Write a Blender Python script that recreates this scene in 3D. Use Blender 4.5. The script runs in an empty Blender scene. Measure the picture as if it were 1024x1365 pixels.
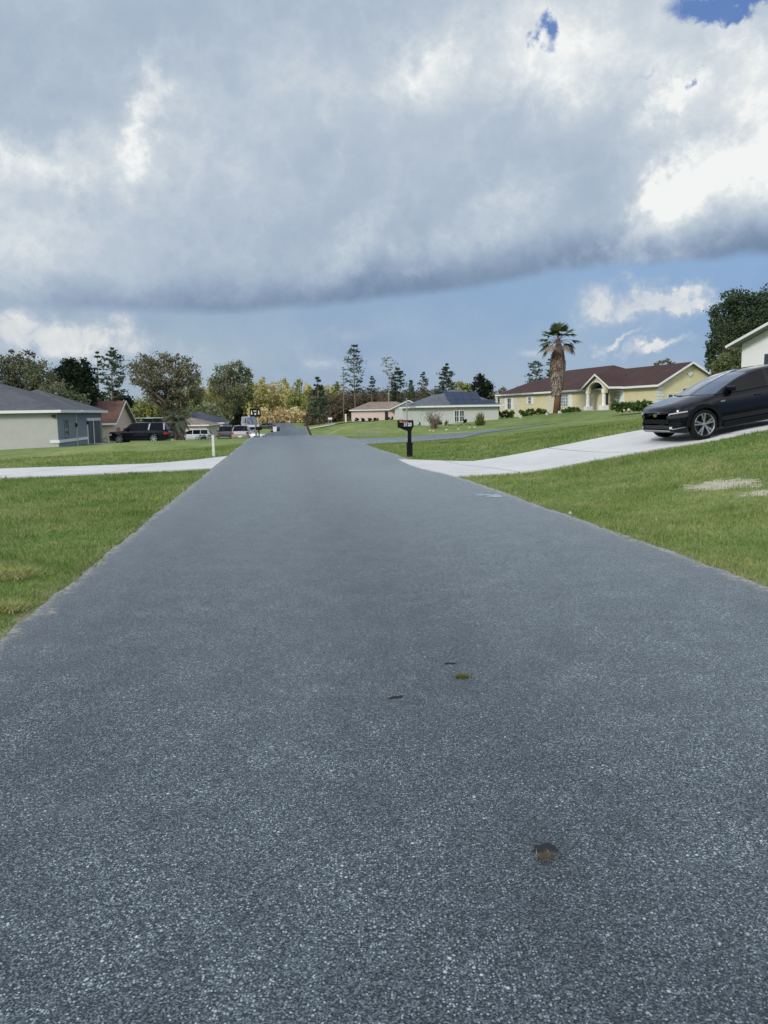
import bpy, math, random
import numpy as np
from mathutils import Vector, Matrix
R = math.radians
random.seed(7)
rng = np.random.default_rng(11)
scene = bpy.context.scene
COL = scene.collection

# ------------------------------------------------------------------ camera
EYE = 1.5
PITCH = 7.39
ROLL = 1.0
FPX = 1025.0
cam_d = bpy.data.cameras.new('camera'); cam = bpy.data.objects.new('camera', cam_d); COL.objects.link(cam)
cam_d.sensor_fit = 'VERTICAL'; cam_d.sensor_height = 36.0; cam_d.sensor_width = 27.0
cam_d.lens = FPX / 1365 * 36.0
cam_d.clip_start = 0.05; cam_d.clip_end = 5000
CM = Matrix.Translation((0, 0, EYE)) @ Matrix.Rotation(R(90 - PITCH), 4, 'X') @ Matrix.Rotation(R(-ROLL), 4, 'Z')
cam.matrix_world = CM
scene.camera = cam
CR = CM.to_3x3()

def ray(px, py):
    d = CR @ Vector(((px - 512) / FPX, -(py - 682.5) / FPX, -1.0))
    return d / d.y
def U(px, py, D):
    d = ray(px, py)
    return Vector((d.x * D, D, EYE + d.z * D))
def X(px, D, py=552):
    return ray(px, py).x * D

# ------------------------------------------------------------------ terrain height
HEAD = -0.1327
def road_l(y): return -1.94 + HEAD * y
def road_r(y): return 3.98 + HEAD * y
ctrl = []
def cw(x, y, z): ctrl.append((x, y, z))
def cp(px, py, D):
    p = U(px, py, D); ctrl.append((p.x, p.y, p.z))
for y in (-30, -15, -5, 0, 6, 12, 18, 24, 30, 36, 42, 47):
    cw(road_l(y), y, 0); cw(road_r(y), y, 0)
    if y in (-30, -5, 6, 18, 30, 42): cw(road_l(y) - 7, y, -.02)
for y, z in ((56, -.35), (75, -1.2), (100, -2.2), (147, -2.95), (190, -2.4), (234, -1.47), (280, -1.2)):
    cw(road_l(y), y, z); cw(road_r(y), y, z)
cp(0, 600, 59); cp(78, 595.6, 61); cp(133, 590.5, 75); cp(190, 591.5, 70); cp(60, 610, 40); cp(-80, 604, 58); cp(200, 602, 40)
cp(235, 589, 100); cp(255, 588.5, 118); cp(300, 588, 95); cp(325, 588.5, 88); cp(150, 588, 98); cp(60, 588, 100)
cp(345, 585, 110); cp(280, 583, 150); cp(200, 580, 150)
# left far / right of the road
cp(470, 584, 47); cp(420, 581, 54); cp(440, 575, 75); cp(425, 567, 120); cp(480, 572, 80); cp(470, 560.5, 170); cp(525, 559.5, 170)
cp(580, 568, 97); cp(535, 562, 113); cp(640, 576, 56); cp(570, 587, 41); cp(560, 574, 70)
cp(690, 556, 106); cp(660, 566, 80); cp(785, 549, 88); cp(860, 546.5, 78); cp(750, 563, 52); cp(850, 561, 36); cp(700, 585, 34); cp(742, 550, 84)
cp(800, 600, 22.9) if False else None
# near right driveway and lawn
cp(1024, 572, 18.6); cp(827, 609, 17.8); cp(704, 630, 17.6); cp(638, 616.5, 22.6); cp(745, 597, 22.9); cp(858, 574.6, 23.2); cp(940, 589.6, 18.6); cp(940, 588.6, 19.1)
cw(13, 28, 1.25); cw(22, 30, 1.5); cw(14, 21, 1.15); cw(5.4, 11.8, .26); cw(9, 10, .55); cw(9, 2, .5); cw(20, 5, 1.2); cw(40, 30, 2.0)
cw(40, 80, 2.0); cw(60, 60, 2.4); cw(30, 50, 1.4)
for a in (-200, -120, 60, 140, 220):
    cw(a, 330, -1.0 if a < 0 else 0.5); cw(a, 520, -1.5)
for a in (-150, -70): cw(a, -40, -.5); cw(a, 60, -1.2); cw(a, 150, -2.4)
for a in (100, 180): cw(a, -40, 2.0); cw(a, 100, 2.5); cw(a, 200, 1.5)
CP = np.array([c for c in ctrl if c is not None])
def _phi(r2): return np.where(r2 > 1e-9, 0.5 * r2 * np.log(r2 + 1e-12), 0)
_S = 50.0
_XY = CP[:, :2] / _S
_n = len(_XY)
_K = _phi(((_XY[:, None] - _XY[None]) ** 2).sum(-1)) + np.eye(_n) * 2e-4
_P = np.c_[np.ones(_n), _XY]
_A = np.zeros((_n + 3, _n + 3)); _A[:_n, :_n] = _K; _A[:_n, _n:] = _P; _A[_n:, :_n] = _P.T
_w = np.linalg.solve(_A, np.r_[CP[:, 2], 0, 0, 0])
def gz_np(x, y):
    x = np.asarray(x, float).ravel(); y = np.asarray(y, float).ravel()
    out = np.empty(len(x))
    for i in range(0, len(x), 20000):
        a = np.c_[x[i:i + 20000], y[i:i + 20000]] / _S
        d2 = ((a[:, None] - _XY[None]) ** 2).sum(-1)
        out[i:i + 20000] = _phi(d2) @ _w[:_n] + _w[_n] + a @ _w[_n + 1:]
    return out
def gz(x, y): return float(gz_np([x], [y])[0])
_ys = np.concatenate([np.arange(1.5, 60, .05), np.arange(60, 400, .5)])
def hit(px, py):
    d = ray(px, py)
    zr = EYE + d.z * _ys
    g = gz_np(d.x * _ys, _ys)
    k = np.argmax(zr <= g)
    if zr[k] > g[k]: k = len(_ys) - 1
    y = float(_ys[k])
    return Vector((d.x * y, y, gz(d.x * y, y)))

# ------------------------------------------------------------------ object helpers
def tag(o, label=None, cat=None, group=None, kind=None):
    if label: o['label'] = label
    if cat: o['category'] = cat
    if group: o['group'] = group
    if kind: o['kind'] = kind
    return o
def empty(name, loc, label=None, cat=None, group=None, rot=None):
    o = bpy.data.objects.new(name, None); o.empty_display_size = .2
    COL.objects.link(o); o.location = loc
    if rot: o.rotation_euler = rot
    return tag(o, label, cat, group)
def copy_tree(o, parent=None):
    c = o.copy(); COL.objects.link(c)
    if parent: c.parent = parent
    for ch in list(o.children): copy_tree(ch, c)
    return c

class MB:
    def __init__(s): s.v = []; s.f = []
    def add(s, vs, fs):
        n = len(s.v); s.v += [tuple(v) for v in vs]; s.f += [tuple(i + n for i in f) for f in fs]; return s
    def quad(s, a, b, c, d): return s.add([a, b, c, d], [(0, 1, 2, 3)])
    def tri(s, a, b, c): return s.add([a, b, c], [(0, 1, 2)])
    def hexa(s, p):  # 8 pts: bottom 4, top 4
        return s.add(p, [(0, 3, 2, 1), (4, 5, 6, 7), (0, 1, 5, 4), (1, 2, 6, 5), (2, 3, 7, 6), (3, 0, 4, 7)])
    def box(s, c, d, rz=0, M=None):
        cx, cy, cz = c; hx, hy, hz = d[0] / 2, d[1] / 2, d[2] / 2
        m = Matrix.Rotation(rz, 3, 'Z')
        ps = []
        for z in (-hz, hz):
            for x, y in ((-hx, -hy), (hx, -hy), (hx, hy), (-hx, hy)):
                v = m @ Vector((x, y, z)); ps.append(v + Vector(c))
        if M: ps = [M @ p for p in ps]
        return s.hexa(ps)
    def tube(s, pts, rad, seg=8, cap=True):
        pts = [Vector(p) for p in pts]
        if not hasattr(rad, '__len__'): rad = [rad] * len(pts)
        rings = []
        for i, p in enumerate(pts):
            t = (pts[min(i + 1, len(pts) - 1)] - pts[max(i - 1, 0)]).normalized()
            a = Vector((0, 0, 1)) if abs(t.z) < .9 else Vector((1, 0, 0))
            e1 = t.cross(a).normalized(); e2 = t.cross(e1).normalized()
            rings.append([p + (e1 * math.cos(2 * math.pi * k / seg) + e2 * math.sin(2 * math.pi * k / seg)) * rad[i] for k in range(seg)])
        vs = [v for r in rings for v in r]; fs = []
        for i in range(len(rings) - 1):
            for k in range(seg):
                fs.append((i * seg + k, i * seg + (k + 1) % seg, (i + 1) * seg + (k + 1) % seg, (i + 1) * seg + k))
        if cap: fs += [tuple(range(seg))[::-1], tuple((len(rings) - 1) * seg + k for k in range(seg))]
        return s.add(vs, fs)
    def lathe(s, prof, c=(0, 0, 0), seg=24, axis='z'):
        vs = []; fs = []
        for r, z in prof:
            for k in range(seg):
                a = 2 * math.pi * k / seg
                if axis == 'z': vs.append((c[0] + r * math.cos(a), c[1] + r * math.sin(a), c[2] + z))
                else: vs.append((c[0] + r * math.cos(a), c[1] + z, c[2] + r * math.sin(a)))
        for i in range(len(prof) - 1):
            for k in range(seg):
                fs.append((i * seg + k, i * seg + (k + 1) % seg, (i + 1) * seg + (k + 1) % seg, (i + 1) * seg + k))
        return s.add(vs, fs)
    def blob(s, c, r, seg=8, rings=6, jit=.12, rnd=random):
        c = Vector(c)
        if not hasattr(r, '__len__'): r = (r, r, r)
        vs = []; fs = []
        for i in range(rings + 1):
            th = math.pi * i / rings
            for k in range(seg):
                ph = 2 * math.pi * k / seg
                q = 1 + rnd.uniform(-jit, jit)
                vs.append((c.x + r[0] * q * math.sin(th) * math.cos(ph), c.y + r[1] * q * math.sin(th) * math.sin(ph), c.z + r[2] * q * math.cos(th)))
        for i in range(rings):
            for k in range(seg):
                fs.append((i * seg + k, i * seg + (k + 1) % seg, (i + 1) * seg + (k + 1) % seg, (i + 1) * seg + k))
        return s.add(vs, fs)
    def build(s, name, mat, parent=None, base=None, smooth=False, bevel=0):
        if base is None: base = Vector(parent.location) if parent is not None and not getattr(s, 'local', False) else Vector((0, 0, 0))
        base = Vector(base)
        me = bpy.data.meshes.new(name)
        me.from_pydata([(v[0] - base.x, v[1] - base.y, v[2] - base.z) for v in s.v], [], s.f)
        me.validate(); me.update()
        if mat: me.materials.append(mat)
        if smooth:
            for p in me.polygons: p.use_smooth = True
        o = bpy.data.objects.new(name, me); COL.objects.link(o)
        if parent is not None: o.parent = parent
        else: o.location = base
        if bevel:
            b = o.modifiers.new('bevel', 'BEVEL'); b.width = bevel; b.segments = 2; b.limit_method = 'ANGLE'
        return o
def LB():
    m = MB(); m.local = True; return m

def np_mesh(name, V, k, mat, parent=None, base=(0, 0, 0), rnd=None):
    """V: (faces*k, 3) independent faces with k corners"""
    V = V - np.array(base, float)
    n = len(V); nf = n // k
    me = bpy.data.meshes.new(name)
    me.vertices.add(n); me.vertices.foreach_set('co', V.astype(np.float32).ravel())
    me.loops.add(n); me.loops.foreach_set('vertex_index', np.arange(n, dtype=np.int32))
    me.polygons.add(nf); me.polygons.foreach_set('loop_start', np.arange(0, n, k, dtype=np.int32))
    me.polygons.foreach_set('loop_total', np.full(nf, k, dtype=np.int32))
    me.update(calc_edges=True)
    if rnd is not None:
        at = me.attributes.new('rnd', 'FLOAT', 'POINT'); at.data.foreach_set('value', np.repeat(rnd, k).astype(np.float32))
    me.materials.append(mat)
    o = bpy.data.objects.new(name, me); COL.objects.link(o)
    if parent is not None: o.parent = parent
    else: o.location = base
    return o

# ------------------------------------------------------------------ materials
class NT:
    def __init__(s, tree): s.t = tree; s.n = tree.nodes; s.l = tree.links
    def node(s, typ, **kw):
        n = s.n.new(typ)
        for k, v in kw.items(): setattr(n, k, v)
        return n
    def set(s, sock, v):
        if isinstance(v, bpy.types.NodeSocket): s.l.new(v, sock)
        elif v is not None:
            if hasattr(sock.default_value, '__len__') and not hasattr(v, '__len__'): v = (v,) * len(sock.default_value)
            if hasattr(v, '__len__') and len(v) == 3 and len(sock.default_value) == 4: v = (*v, 1)
            sock.default_value = v
    def m(s, op, a, b=None, c=None, clamp=False):
        n = s.node('ShaderNodeMath', operation=op, use_clamp=clamp)
        s.set(n.inputs[0], a)
        if b is not None: s.set(n.inputs[1], b)
        if c is not None: s.set(n.inputs[2], c)
        return n.outputs[0]
    def mix(s, f, a, b, mode='MIX'):
        n = s.node('ShaderNodeMix', data_type='RGBA', blend_type=mode)
        s.set(n.inputs[0], f); s.set(n.inputs[6], a); s.set(n.inputs[7], b); return n.outputs[2]
    def noise(s, vec, scale, detail=4, rough=.55, dist=0, dim='3D'):
        n = s.node('ShaderNodeTexNoise', noise_dimensions=dim)
        if vec is not None: s.l.new(vec, n.inputs['Vector'])
        n.inputs['Scale'].default_value = scale; n.inputs['Detail'].default_value = detail
        n.inputs['Roughness'].default_value = rough; n.inputs['Distortion'].default_value = dist
        return n
    def rng(s, v, a, b, c=0, d=1, smooth=False):
        n = s.node('ShaderNodeMapRange', interpolation_type='SMOOTHSTEP' if smooth else 'LINEAR')
        s.set(n.inputs[0], v)
        for i, q in enumerate((a, b, c, d)): s.set(n.inputs[i + 1], q)
        return n.outputs[0]
    def ramp(s, v, stops):
        n = s.node('ShaderNodeValToRGB'); s.set(n.inputs[0], v)
        e = n.color_ramp.elements
        while len(e) < len(stops): e.new(.5)
        for i, (p, c) in enumerate(stops): e[i].position = p; e[i].color = (*c, 1)
        return n.outputs[0]
def srgb(r, g, b):
    f = lambda c: (c / 255 / 12.92) if c / 255 < .04045 else ((c / 255 + .055) / 1.055) ** 2.4
    return (f(r), f(g), f(b))
def newmat(name):
    m = bpy.data.materials.new(name); m.use_nodes = True
    t = NT(m.node_tree); b = m.node_tree.nodes['Principled BSDF']
    return m, t, b
def simple(name, col, rough=.7, var=.15, scale=3.0, metal=0, coat=0, spec=.5, bump=0, bscale=40, coord='Object'):
    m, t, b = newmat(name)
    tc = t.node('ShaderNodeTexCoord').outputs[coord]
    n = t.noise(tc, scale, 5, .6).outputs[0]
    f = t.rng(n, .3, .7)
    lo = tuple(c * (1 - var) for c in col); hi = tuple(min(1, c * (1 + var)) for c in col)
    t.set(b.inputs['Base Color'], t.mix(f, lo, hi))
    b.inputs['Roughness'].default_value = rough; b.inputs['Metallic'].default_value = metal
    b.inputs['Coat Weight'].default_value = coat; b.inputs['Specular IOR Level'].default_value = spec
    if bump:
        bn = t.node('ShaderNodeBump'); bn.inputs['Strength'].default_value = bump; bn.inputs['Distance'].default_value = .01
        t.l.new(t.noise(tc, bscale, 4).outputs[0], bn.inputs['Height']); t.l.new(bn.outputs[0], b.inputs['Normal'])
    return m
M = {}
def leafmat(name, c1, c2, c3, nscale=.35, rough=.75):
    m, t, b = newmat(name)
    a = t.node('ShaderNodeAttribute', attribute_name='rnd').outputs['Fac']
    tc = t.node('ShaderNodeTexCoord').outputs['Object']
    n = t.noise(tc, nscale, 3).outputs[0]
    v = t.m('ADD', t.m('MULTIPLY', a, .55), t.m('MULTIPLY', t.rng(n, .3, .7), .45))
    t.set(b.inputs['Base Color'], t.ramp(v, [(0, c1), (.5, c2), (1, c3)]))
    b.inputs['Roughness'].default_value = rough; b.inputs['Specular IOR Level'].default_value = .25
    # thin leaves let some light through
    tr = t.node('ShaderNodeBsdfTranslucent'); t.set(tr.inputs[0], t.ramp(v, [(0, c1), (.5, c2), (1, c3)]))
    mx = t.node('ShaderNodeMixShader'); mx.inputs[0].default_value = .3
    t.l.new(b.outputs[0], mx.inputs[1]); t.l.new(tr.outputs[0], mx.inputs[2])
    t.l.new(mx.outputs[0], m.node_tree.nodes['Material Output'].inputs[0])
    return m

def make_asphalt():
    m, t, b = newmat('asphalt')
    geo = t.node('ShaderNodeNewGeometry').outputs['Position']
    uv = t.node('ShaderNodeUVMap').outputs[0]
    sx = t.node('ShaderNodeSeparateXYZ'); t.l.new(uv, sx.inputs[0])
    lat = sx.outputs[0]      # metres from the left edge
    edge = sx.outputs[1]     # metres from the nearest edge
    def vor(scale, off):
        mp = t.node('ShaderNodeMapping'); t.l.new(geo, mp.inputs[0]); mp.inputs['Location'].default_value = off
        v = t.node('ShaderNodeTexVoronoi', feature='F1'); t.l.new(mp.outputs[0], v.inputs['Vector']); v.inputs['Scale'].default_value = scale
        q = t.node('ShaderNodeSeparateXYZ'); t.l.new(v.outputs['Color'], q.inputs[0]); return v.outputs['Distance'], q.outputs
    n1 = t.noise(geo, .5, 5, .6).outputs[0]
    n2 = t.noise(geo, 3.0, 6, .68).outputs[0]
    n3 = t.noise(geo, 30, 4, .65).outputs[0]
    mp = t.node('ShaderNodeMapping', vector_type='POINT'); t.l.new(geo, mp.inputs[0]); mp.inputs['Rotation'].default_value = (0, 0, math.atan(HEAD)); mp.inputs['Scale'].default_value = (1.0, .05, 1)
    n4 = t.noise(mp.outputs[0], 1.6, 5, .62).outputs[0]
    tone = t.m('ADD', t.m('MULTIPLY', n1, .25), t.m('ADD', t.m('MULTIPLY', n2, .35), t.m('MULTIPLY', n4, .40)))
    base = t.ramp(tone, [(.38, (.006, .010, .014)), (.5, (.013, .020, .026)), (.62, (.027, .037, .045))])
    # dark pits between the stones
    base = t.mix(t.m('MULTIPLY', t.rng(n3, .38, .62, 1, 0), .6), base, (.006, .009, .012))
    dA, cA = vor(210, (0, 0, 0)); dB, cB = vor(120, (3, 1, 0)); dC, cC = vor(62, (7, 2, 0))
    dens = t.rng(n2, .3, .7, .7, 1.25)
    c = t.mix(t.m('MULTIPLY', t.m('POWER', cA[0], 2.5), .85), base, (.20, .255, .290))
    c = t.mix(t.m('MULTIPLY', t.m('MULTIPLY', t.m('GREATER_THAN', t.m('MULTIPLY', cB[0], dens), .75), t.rng(dB, .28, .5, 1, 0)), t.rng(cB[1], 0, 1, .4, 1)), c, (.42, .50, .54))
    c = t.mix(t.m('MULTIPLY', t.m('MULTIPLY', t.m('GREATER_THAN', t.m('MULTIPLY', cC[0], dens), .97), t.rng(dC, .2, .42, 1, 0)), t.rng(cC[1], 0, 1, .3, 1)), c, (.66, .70, .72))
    # worn lighter lanes and the darker seam down the middle, faint pale scuffs
    wp = t.m('ADD', lat, t.m('MULTIPLY', t.m('SUBTRACT', n1, .5), .7))
    seam = t.m('SUBTRACT', 1, t.rng(t.m('ABSOLUTE', t.m('SUBTRACT', wp, 2.75)), .05, .85, smooth=True))
    seam2 = t.m('SUBTRACT', 1, t.rng(t.m('ABSOLUTE', t.m('SUBTRACT', wp, .75)), .0, .6, smooth=True))
    lane = t.rng(wp, 3.1, 4.6, 0, 1, smooth=True)
    c = t.mix(lane, c, t.mix(1, c, (1.18, 1.18, 1.16), 'MULTIPLY'))
    c = t.mix(t.m('MULTIPLY', t.m('MAXIMUM', seam, t.m('MULTIPLY', seam2, .5)), t.rng(n4, .3, .6, .15, .7)), c, t.mix(1, c, (.50, .52, .54), 'MULTIPLY'))
    sc = t.rng(t.noise(geo, 1.3, 3, .5).outputs[0], .64, .74, smooth=True)
    c = t.mix(t.m('MULTIPLY', sc, .28), c, (.14, .16, .175))
    e = t.m('ADD', edge, t.m('MULTIPLY', t.m('SUBTRACT', n2, .5), .5))
    g2 = t.m('SUBTRACT', 1, t.rng(e, .08, .6, smooth=True))
    c = t.mix(t.m('MULTIPLY', g2, .25), c, (.11, .115, .115))
    g = t.m('SUBTRACT', 1, t.rng(e, .02, .13, smooth=True))
    c = t.mix(t.m('MULTIPLY', g, t.rng(n3, .35, .6, .3, .85)), c, t.mix(t.rng(n3, .4, .6), (.15, .14, .12), (.38, .36, .31)))
    t.set(b.inputs['Base Color'], c)
    b.inputs['Roughness'].default_value = .65; b.inputs['Specular IOR Level'].default_value = .45
    b.inputs['Sheen Weight'].default_value = .65; b.inputs['Sheen Roughness'].default_value = .17; b.inputs['Sheen Tint'].default_value = (.82, .92, 1, 1)
    bn = t.node('ShaderNodeBump'); bn.inputs['Strength'].default_value = .7; bn.inputs['Distance'].default_value = .004
    t.l.new(t.m('ADD', cA[1], cB[1]), bn.inputs['Height']); t.l.new(bn.outputs[0], b.inputs['Normal'])
    return m
def make_lawn():
    m, t, b = newmat('lawn')
    geo = t.node('ShaderNodeNewGeometry').outputs['Position']
    n0 = t.noise(geo, .09, 3, .6).outputs[0]; n1 = t.noise(geo, .7, 5, .65).outputs[0]; n2 = t.noise(geo, 7, 5, .7).outputs[0]; n3 = t.noise(geo, 60, 3, .7).outputs[0]
    v = t.m('ADD', t.m('ADD', t.m('MULTIPLY', n0, .32), t.m('MULTIPLY', n1, .34)), t.m('ADD', t.m('MULTIPLY', n2, .20), t.m('MULTIPLY', n3, .14)))
    c = t.ramp(v, [(.38, (.072, .125, .030)), (.47, (.128, .185, .050)), (.54, (.185, .232, .078)), (.63, (.28, .275, .125))])
    dry = t.rng(t.noise(geo, 1.1, 6, .7).outputs[0], .50, .68, smooth=True)
    c = t.mix(t.m('MULTIPLY', dry, .32), c, (.30, .28, .13))
    sp0 = t.node('ShaderNodeSeparateXYZ'); t.l.new(geo, sp0.inputs[0])
    latx = t.m('SUBTRACT', sp0.outputs[0], t.m('MULTIPLY', sp0.outputs[1], HEAD))
    dist = t.m('ABSOLUTE', t.m('SUBTRACT', t.m('ABSOLUTE', t.m('SUBTRACT', latx, 1.02)), 2.96))
    vg = t.m('SUBTRACT', 1, t.rng(t.m('ADD', dist, t.m('MULTIPLY', t.m('SUBTRACT', n2, .5), .35)), .0, .28, smooth=True))
    c = t.mix(t.m('MULTIPLY', vg, .75), c, t.mix(n3, (.13, .11, .065), (.32, .28, .19)))
    # bare sandy patches
    def patch(px, py, rx, ry, seed):
        h = hit(px, py)
        sp = t.node('ShaderNodeSeparateXYZ'); t.l.new(geo, sp.inputs[0])
        a = t.m('DIVIDE', t.m('SUBTRACT', sp.outputs[0], h.x), rx); bb = t.m('DIVIDE', t.m('SUBTRACT', sp.outputs[1], h.y), ry)
        d = t.m('SQRT', t.m('ADD', t.m('MULTIPLY', a, a), t.m('MULTIPLY', bb, bb)))
        d = t.m('ADD', d, t.m('MULTIPLY', t.m('SUBTRACT', t.noise(geo, 4.5, 7, .75).outputs[0], .5), 4.2))
        return t.m('SUBTRACT', 1, t.rng(d, .5, 1.1, smooth=True))
    p = t.m('MAXIMUM', patch(968, 646, .62, .55, 1), patch(1022, 657, .42, .3, 2))
    p = t.m('MAXIMUM', p, t.m('MULTIPLY', patch(936, 649, .35, .25, 4), .8))
    p = t.m('MAXIMUM', p, t.m('MULTIPLY', patch(600, 577, 3.5, .6, 3), .4))
    c = t.mix(t.m('MULTIPLY', p, .9), c, t.mix(n3, (.30, .26, .20), (.62, .57, .47)))
    t.set(b.inputs['Base Color'], c)
    b.inputs['Roughness'].default_value = .9; b.inputs['Specular IOR Level'].default_value = .15
    bn = t.node('ShaderNodeBump'); bn.inputs['Strength'].default_value = .6; bn.inputs['Distance'].default_value = .03
    t.l.new(t.noise(geo, 25, 4, .7).outputs[0], bn.inputs['Height']); t.l.new(bn.outputs[0], b.inputs['Normal'])
    return m
def make_concrete(name, col):
    m, t, b = newmat(name)
    geo = t.node('ShaderNodeNewGeometry').outputs['Position']
    n1 = t.noise(geo, .8, 5, .65).outputs[0]; n2 = t.noise(geo, 14, 5, .7).outputs[0]
    c = t.mix(t.rng(n1, .3, .7), tuple(q * .86 for q in col), col)
    c = t.mix(t.m('MULTIPLY', t.rng(n2, .5, .75), .3), c, tuple(q * .6 for q in col))
    uv = t.node('ShaderNodeUVMap').outputs[0]; sx = t.node('ShaderNodeSeparateXYZ'); t.l.new(uv, sx.inputs[0])
    fr = t.m('ABSOLUTE', t.m('SUBTRACT', t.m('FRACT', t.m('DIVIDE', sx.outputs[0], 3.0)), .5))
    j = t.m('LESS_THAN', fr, .007)
    st = t.rng(t.noise(geo, .45, 6, .7).outputs[0], .5, .7, smooth=True); c = t.mix(t.m('MULTIPLY', st, .35), c, tuple(q * .62 for q in col))
    cr = t.rng(t.m('ABSOLUTE', t.m('SUBTRACT', t.noise(geo, .9, 8, .6).outputs[0], .5)), 0, .004, 1, 0); c = t.mix(t.m('MULTIPLY', cr, .35), c, (.16, .16, .15))
    c = t.mix(t.m('MULTIPLY', j, .8), c, (.12, .12, .12))
    t.set(b.inputs['Base Color'], c); b.inputs['Roughness'].default_value = .85; b.inputs['Specular IOR Level'].default_value = .3
    return m
def make_shingle(name, col, var=.25):
    m, t, b = newmat(name)
    tc = t.node('ShaderNodeTexCoord').outputs['Object']
    br = t.node('ShaderNodeTexBrick')
    # project the courses by height
    sp = t.node('ShaderNodeSeparateXYZ'); t.l.new(tc, sp.inputs[0])
    cb = t.node('ShaderNodeCombineXYZ'); t.l.new(t.m('ADD', sp.outputs[0], sp.outputs[1]), cb.inputs[0]); t.l.new(t.m('MULTIPLY', sp.outputs[2], 2.4), cb.inputs[1])
    t.l.new(cb.outputs[0], br.inputs['Vector']); br.inputs['Scale'].default_value = 1.6
    br.inputs['Color1'].default_value = (*[c * (1 - var) for c in col], 1); br.inputs['Color2'].default_value = (*[c * (1 + var) for c in col], 1)
    br.inputs['Mortar'].default_value = (*[c * .5 for c in col], 1); br.inputs['Mortar Size'].default_value = .02
    n = t.noise(tc, .4, 5, .6).outputs[0]
    c = t.mix(t.m('MULTIPLY', t.rng(n, .3, .7), .45), br.outputs[0], tuple(min(1, q * 1.5) for q in col))
    t.set(b.inputs['Base Color'], c); b.inputs['Roughness'].default_value = .85; b.inputs['Specular IOR Level'].default_value = .3
    return m
M['asphalt'] = make_asphalt(); M['lawn'] = make_lawn()
M['concrete'] = make_concrete('concrete', (.60, .60, .59)); M['concrete_old'] = make_concrete('old concrete', (.42, .41, .38))
M['rf_gray'] = make_shingle('charcoal shingles', (.085, .090, .100)); M['rf_maroon'] = make_shingle('maroon shingles', (.052, .027, .025), .15)
M['rf_brown'] = make_shingle('brown shingles', (.12, .06, .045)); M['rf_tan'] = make_shingle('tan shingles', (.22, .18, .15))
M['rf_blue'] = make_shingle('slate shingles', (.055, .068, .095)); M['rf_pale'] = make_shingle('grey shingles', (.10, .11, .13))
M['w_gray'] = simple('grey stucco', (.43, .43, .395), .9, .06, 1.2, bump=.3, bscale=30); M['w_gray_shaded'] = simple('grey stucco with shade in colour', (.19, .23, .26), .9, .06)
M['w_yellow'] = simple('yellow stucco', (.60, .54, .345), .9, .06, 1.0, bump=.3); M['w_pink'] = simple('pink stucco', (.64, .50, .45), .9, .05)
M['w_pale'] = simple('pale siding', (.50, .51, .49), .85, .05); M['w_cream'] = simple('cream stucco', (.60, .54, .42), .9, .06)
M['w_white'] = simple('white stucco', (.80, .80, .81), .8, .03, .8, bump=.15); M['w_stone'] = simple('stone veneer', (.48, .42, .32), .9, .35, 6)
M['white'] = simple('white trim', (.72, .73, .72), .55, .05); M['offwhite'] = simple('off white trim', (.60, .60, .55), .6, .1)
M['glass'] = simple('window glass', (.05, .06, .07), .06, .2, .6, spec=.8); M['glass_pale'] = simple('curtained window', (.26, .29, .32), .15, .3, 2.0, spec=.7)
M['dark'] = simple('dark interior', (.018, .018, .02), .8); M['soffit'] = simple('soffit', (.17, .18, .19), .8, .05); M['teal'] = simple('dark teal paint', (.035, .055, .07), .5, .1)  # soffit grey carries the shade under the overhang in its colour
M['garage_blue'] = simple('blue grey garage door', (.045, .065, .09), .5, .1)
M['panel'] = simple('solar panel', (.010, .020, .055), .3, .3, 1.0, spec=.3); M['panel_frame'] = simple('panel edge', (.03, .035, .06), .4)
M['windscreen'] = simple('windscreen glass', (.02, .04, .095), .04, .1, 1, spec=1, coat=1); M['black_plastic'] = simple('black plastic', (.005, .006, .007), .6, .2, 5, spec=.15); M['black_paint'] = simple('black car paint', (.003, .0035, .007), .2, .1, 2, coat=1, spec=.1)
M['car_glass'] = simple('tinted glass', (.003, .004, .008), .04, .1, 1, spec=.22); M['tyre'] = simple('tyre rubber', (.008, .008, .009), .85, .2, 8, spec=.2)
M['alloy'] = simple('alloy', (.60, .61, .63), .30, .08, 4, metal=1); M['alloy_dark'] = simple('dark alloy', (.03, .03, .033), .35, .1, 4, metal=.6)
M['chrome'] = simple('chrome', (.7, .7, .72), .12, .05, 4, metal=1); M['lamp'] = simple('lamp lens', (.5, .55, .6), .08, .1, 4, spec=.9)
M['lamp_dark'] = simple('smoked lamp lens', (.05, .06, .08), .06, .1, 4, spec=.9); M['red_lamp'] = simple('red lamp lens', (.35, .015, .015), .2, .1)
M['black_paint'].node_tree.nodes['Principled BSDF'].inputs['Coat IOR'].default_value = 1.3; M['black_paint'].node_tree.nodes['Principled BSDF'].inputs['Specular IOR Level'].default_value = .1
M['white_paint'] = simple('white car paint', (.70, .72, .74), .2, .03, 2, coat=.8); M['silver_paint'] = simple('silver car paint', (.42, .38, .38), .3, .06, 2, metal=.4, coat=.6)
M['red_paint'] = simple('red car paint', (.22, .02, .04), .25, .06, 2, coat=.8); M['dkgray_paint'] = simple('grey car paint', (.045, .048, .055), .3, .1, 2, coat=.6)
M['bark'] = simple('bark', (.16, .125, .095), .95, .35, 3, bump=.6, bscale=12); M['bark_pine'] = simple('pine bark', (.20, .15, .12), .95, .3, 3); M['bark_pale'] = simple('pale bark', (.42, .38, .32), .9, .25, 4)
M['white_post'] = simple('painted post', (.60, .60, .53), .75, .12, 8); M['metal_gray'] = simple('grey metal', (.30, .31, .32), .5, .12, 5, metal=.3)
M['wood_dark'] = simple('weathered wood', (.055, .045, .035), .9, .3, 10); M['pink_red'] = simple('faded red flag', (.36, .10, .12), .5, .15)
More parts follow.
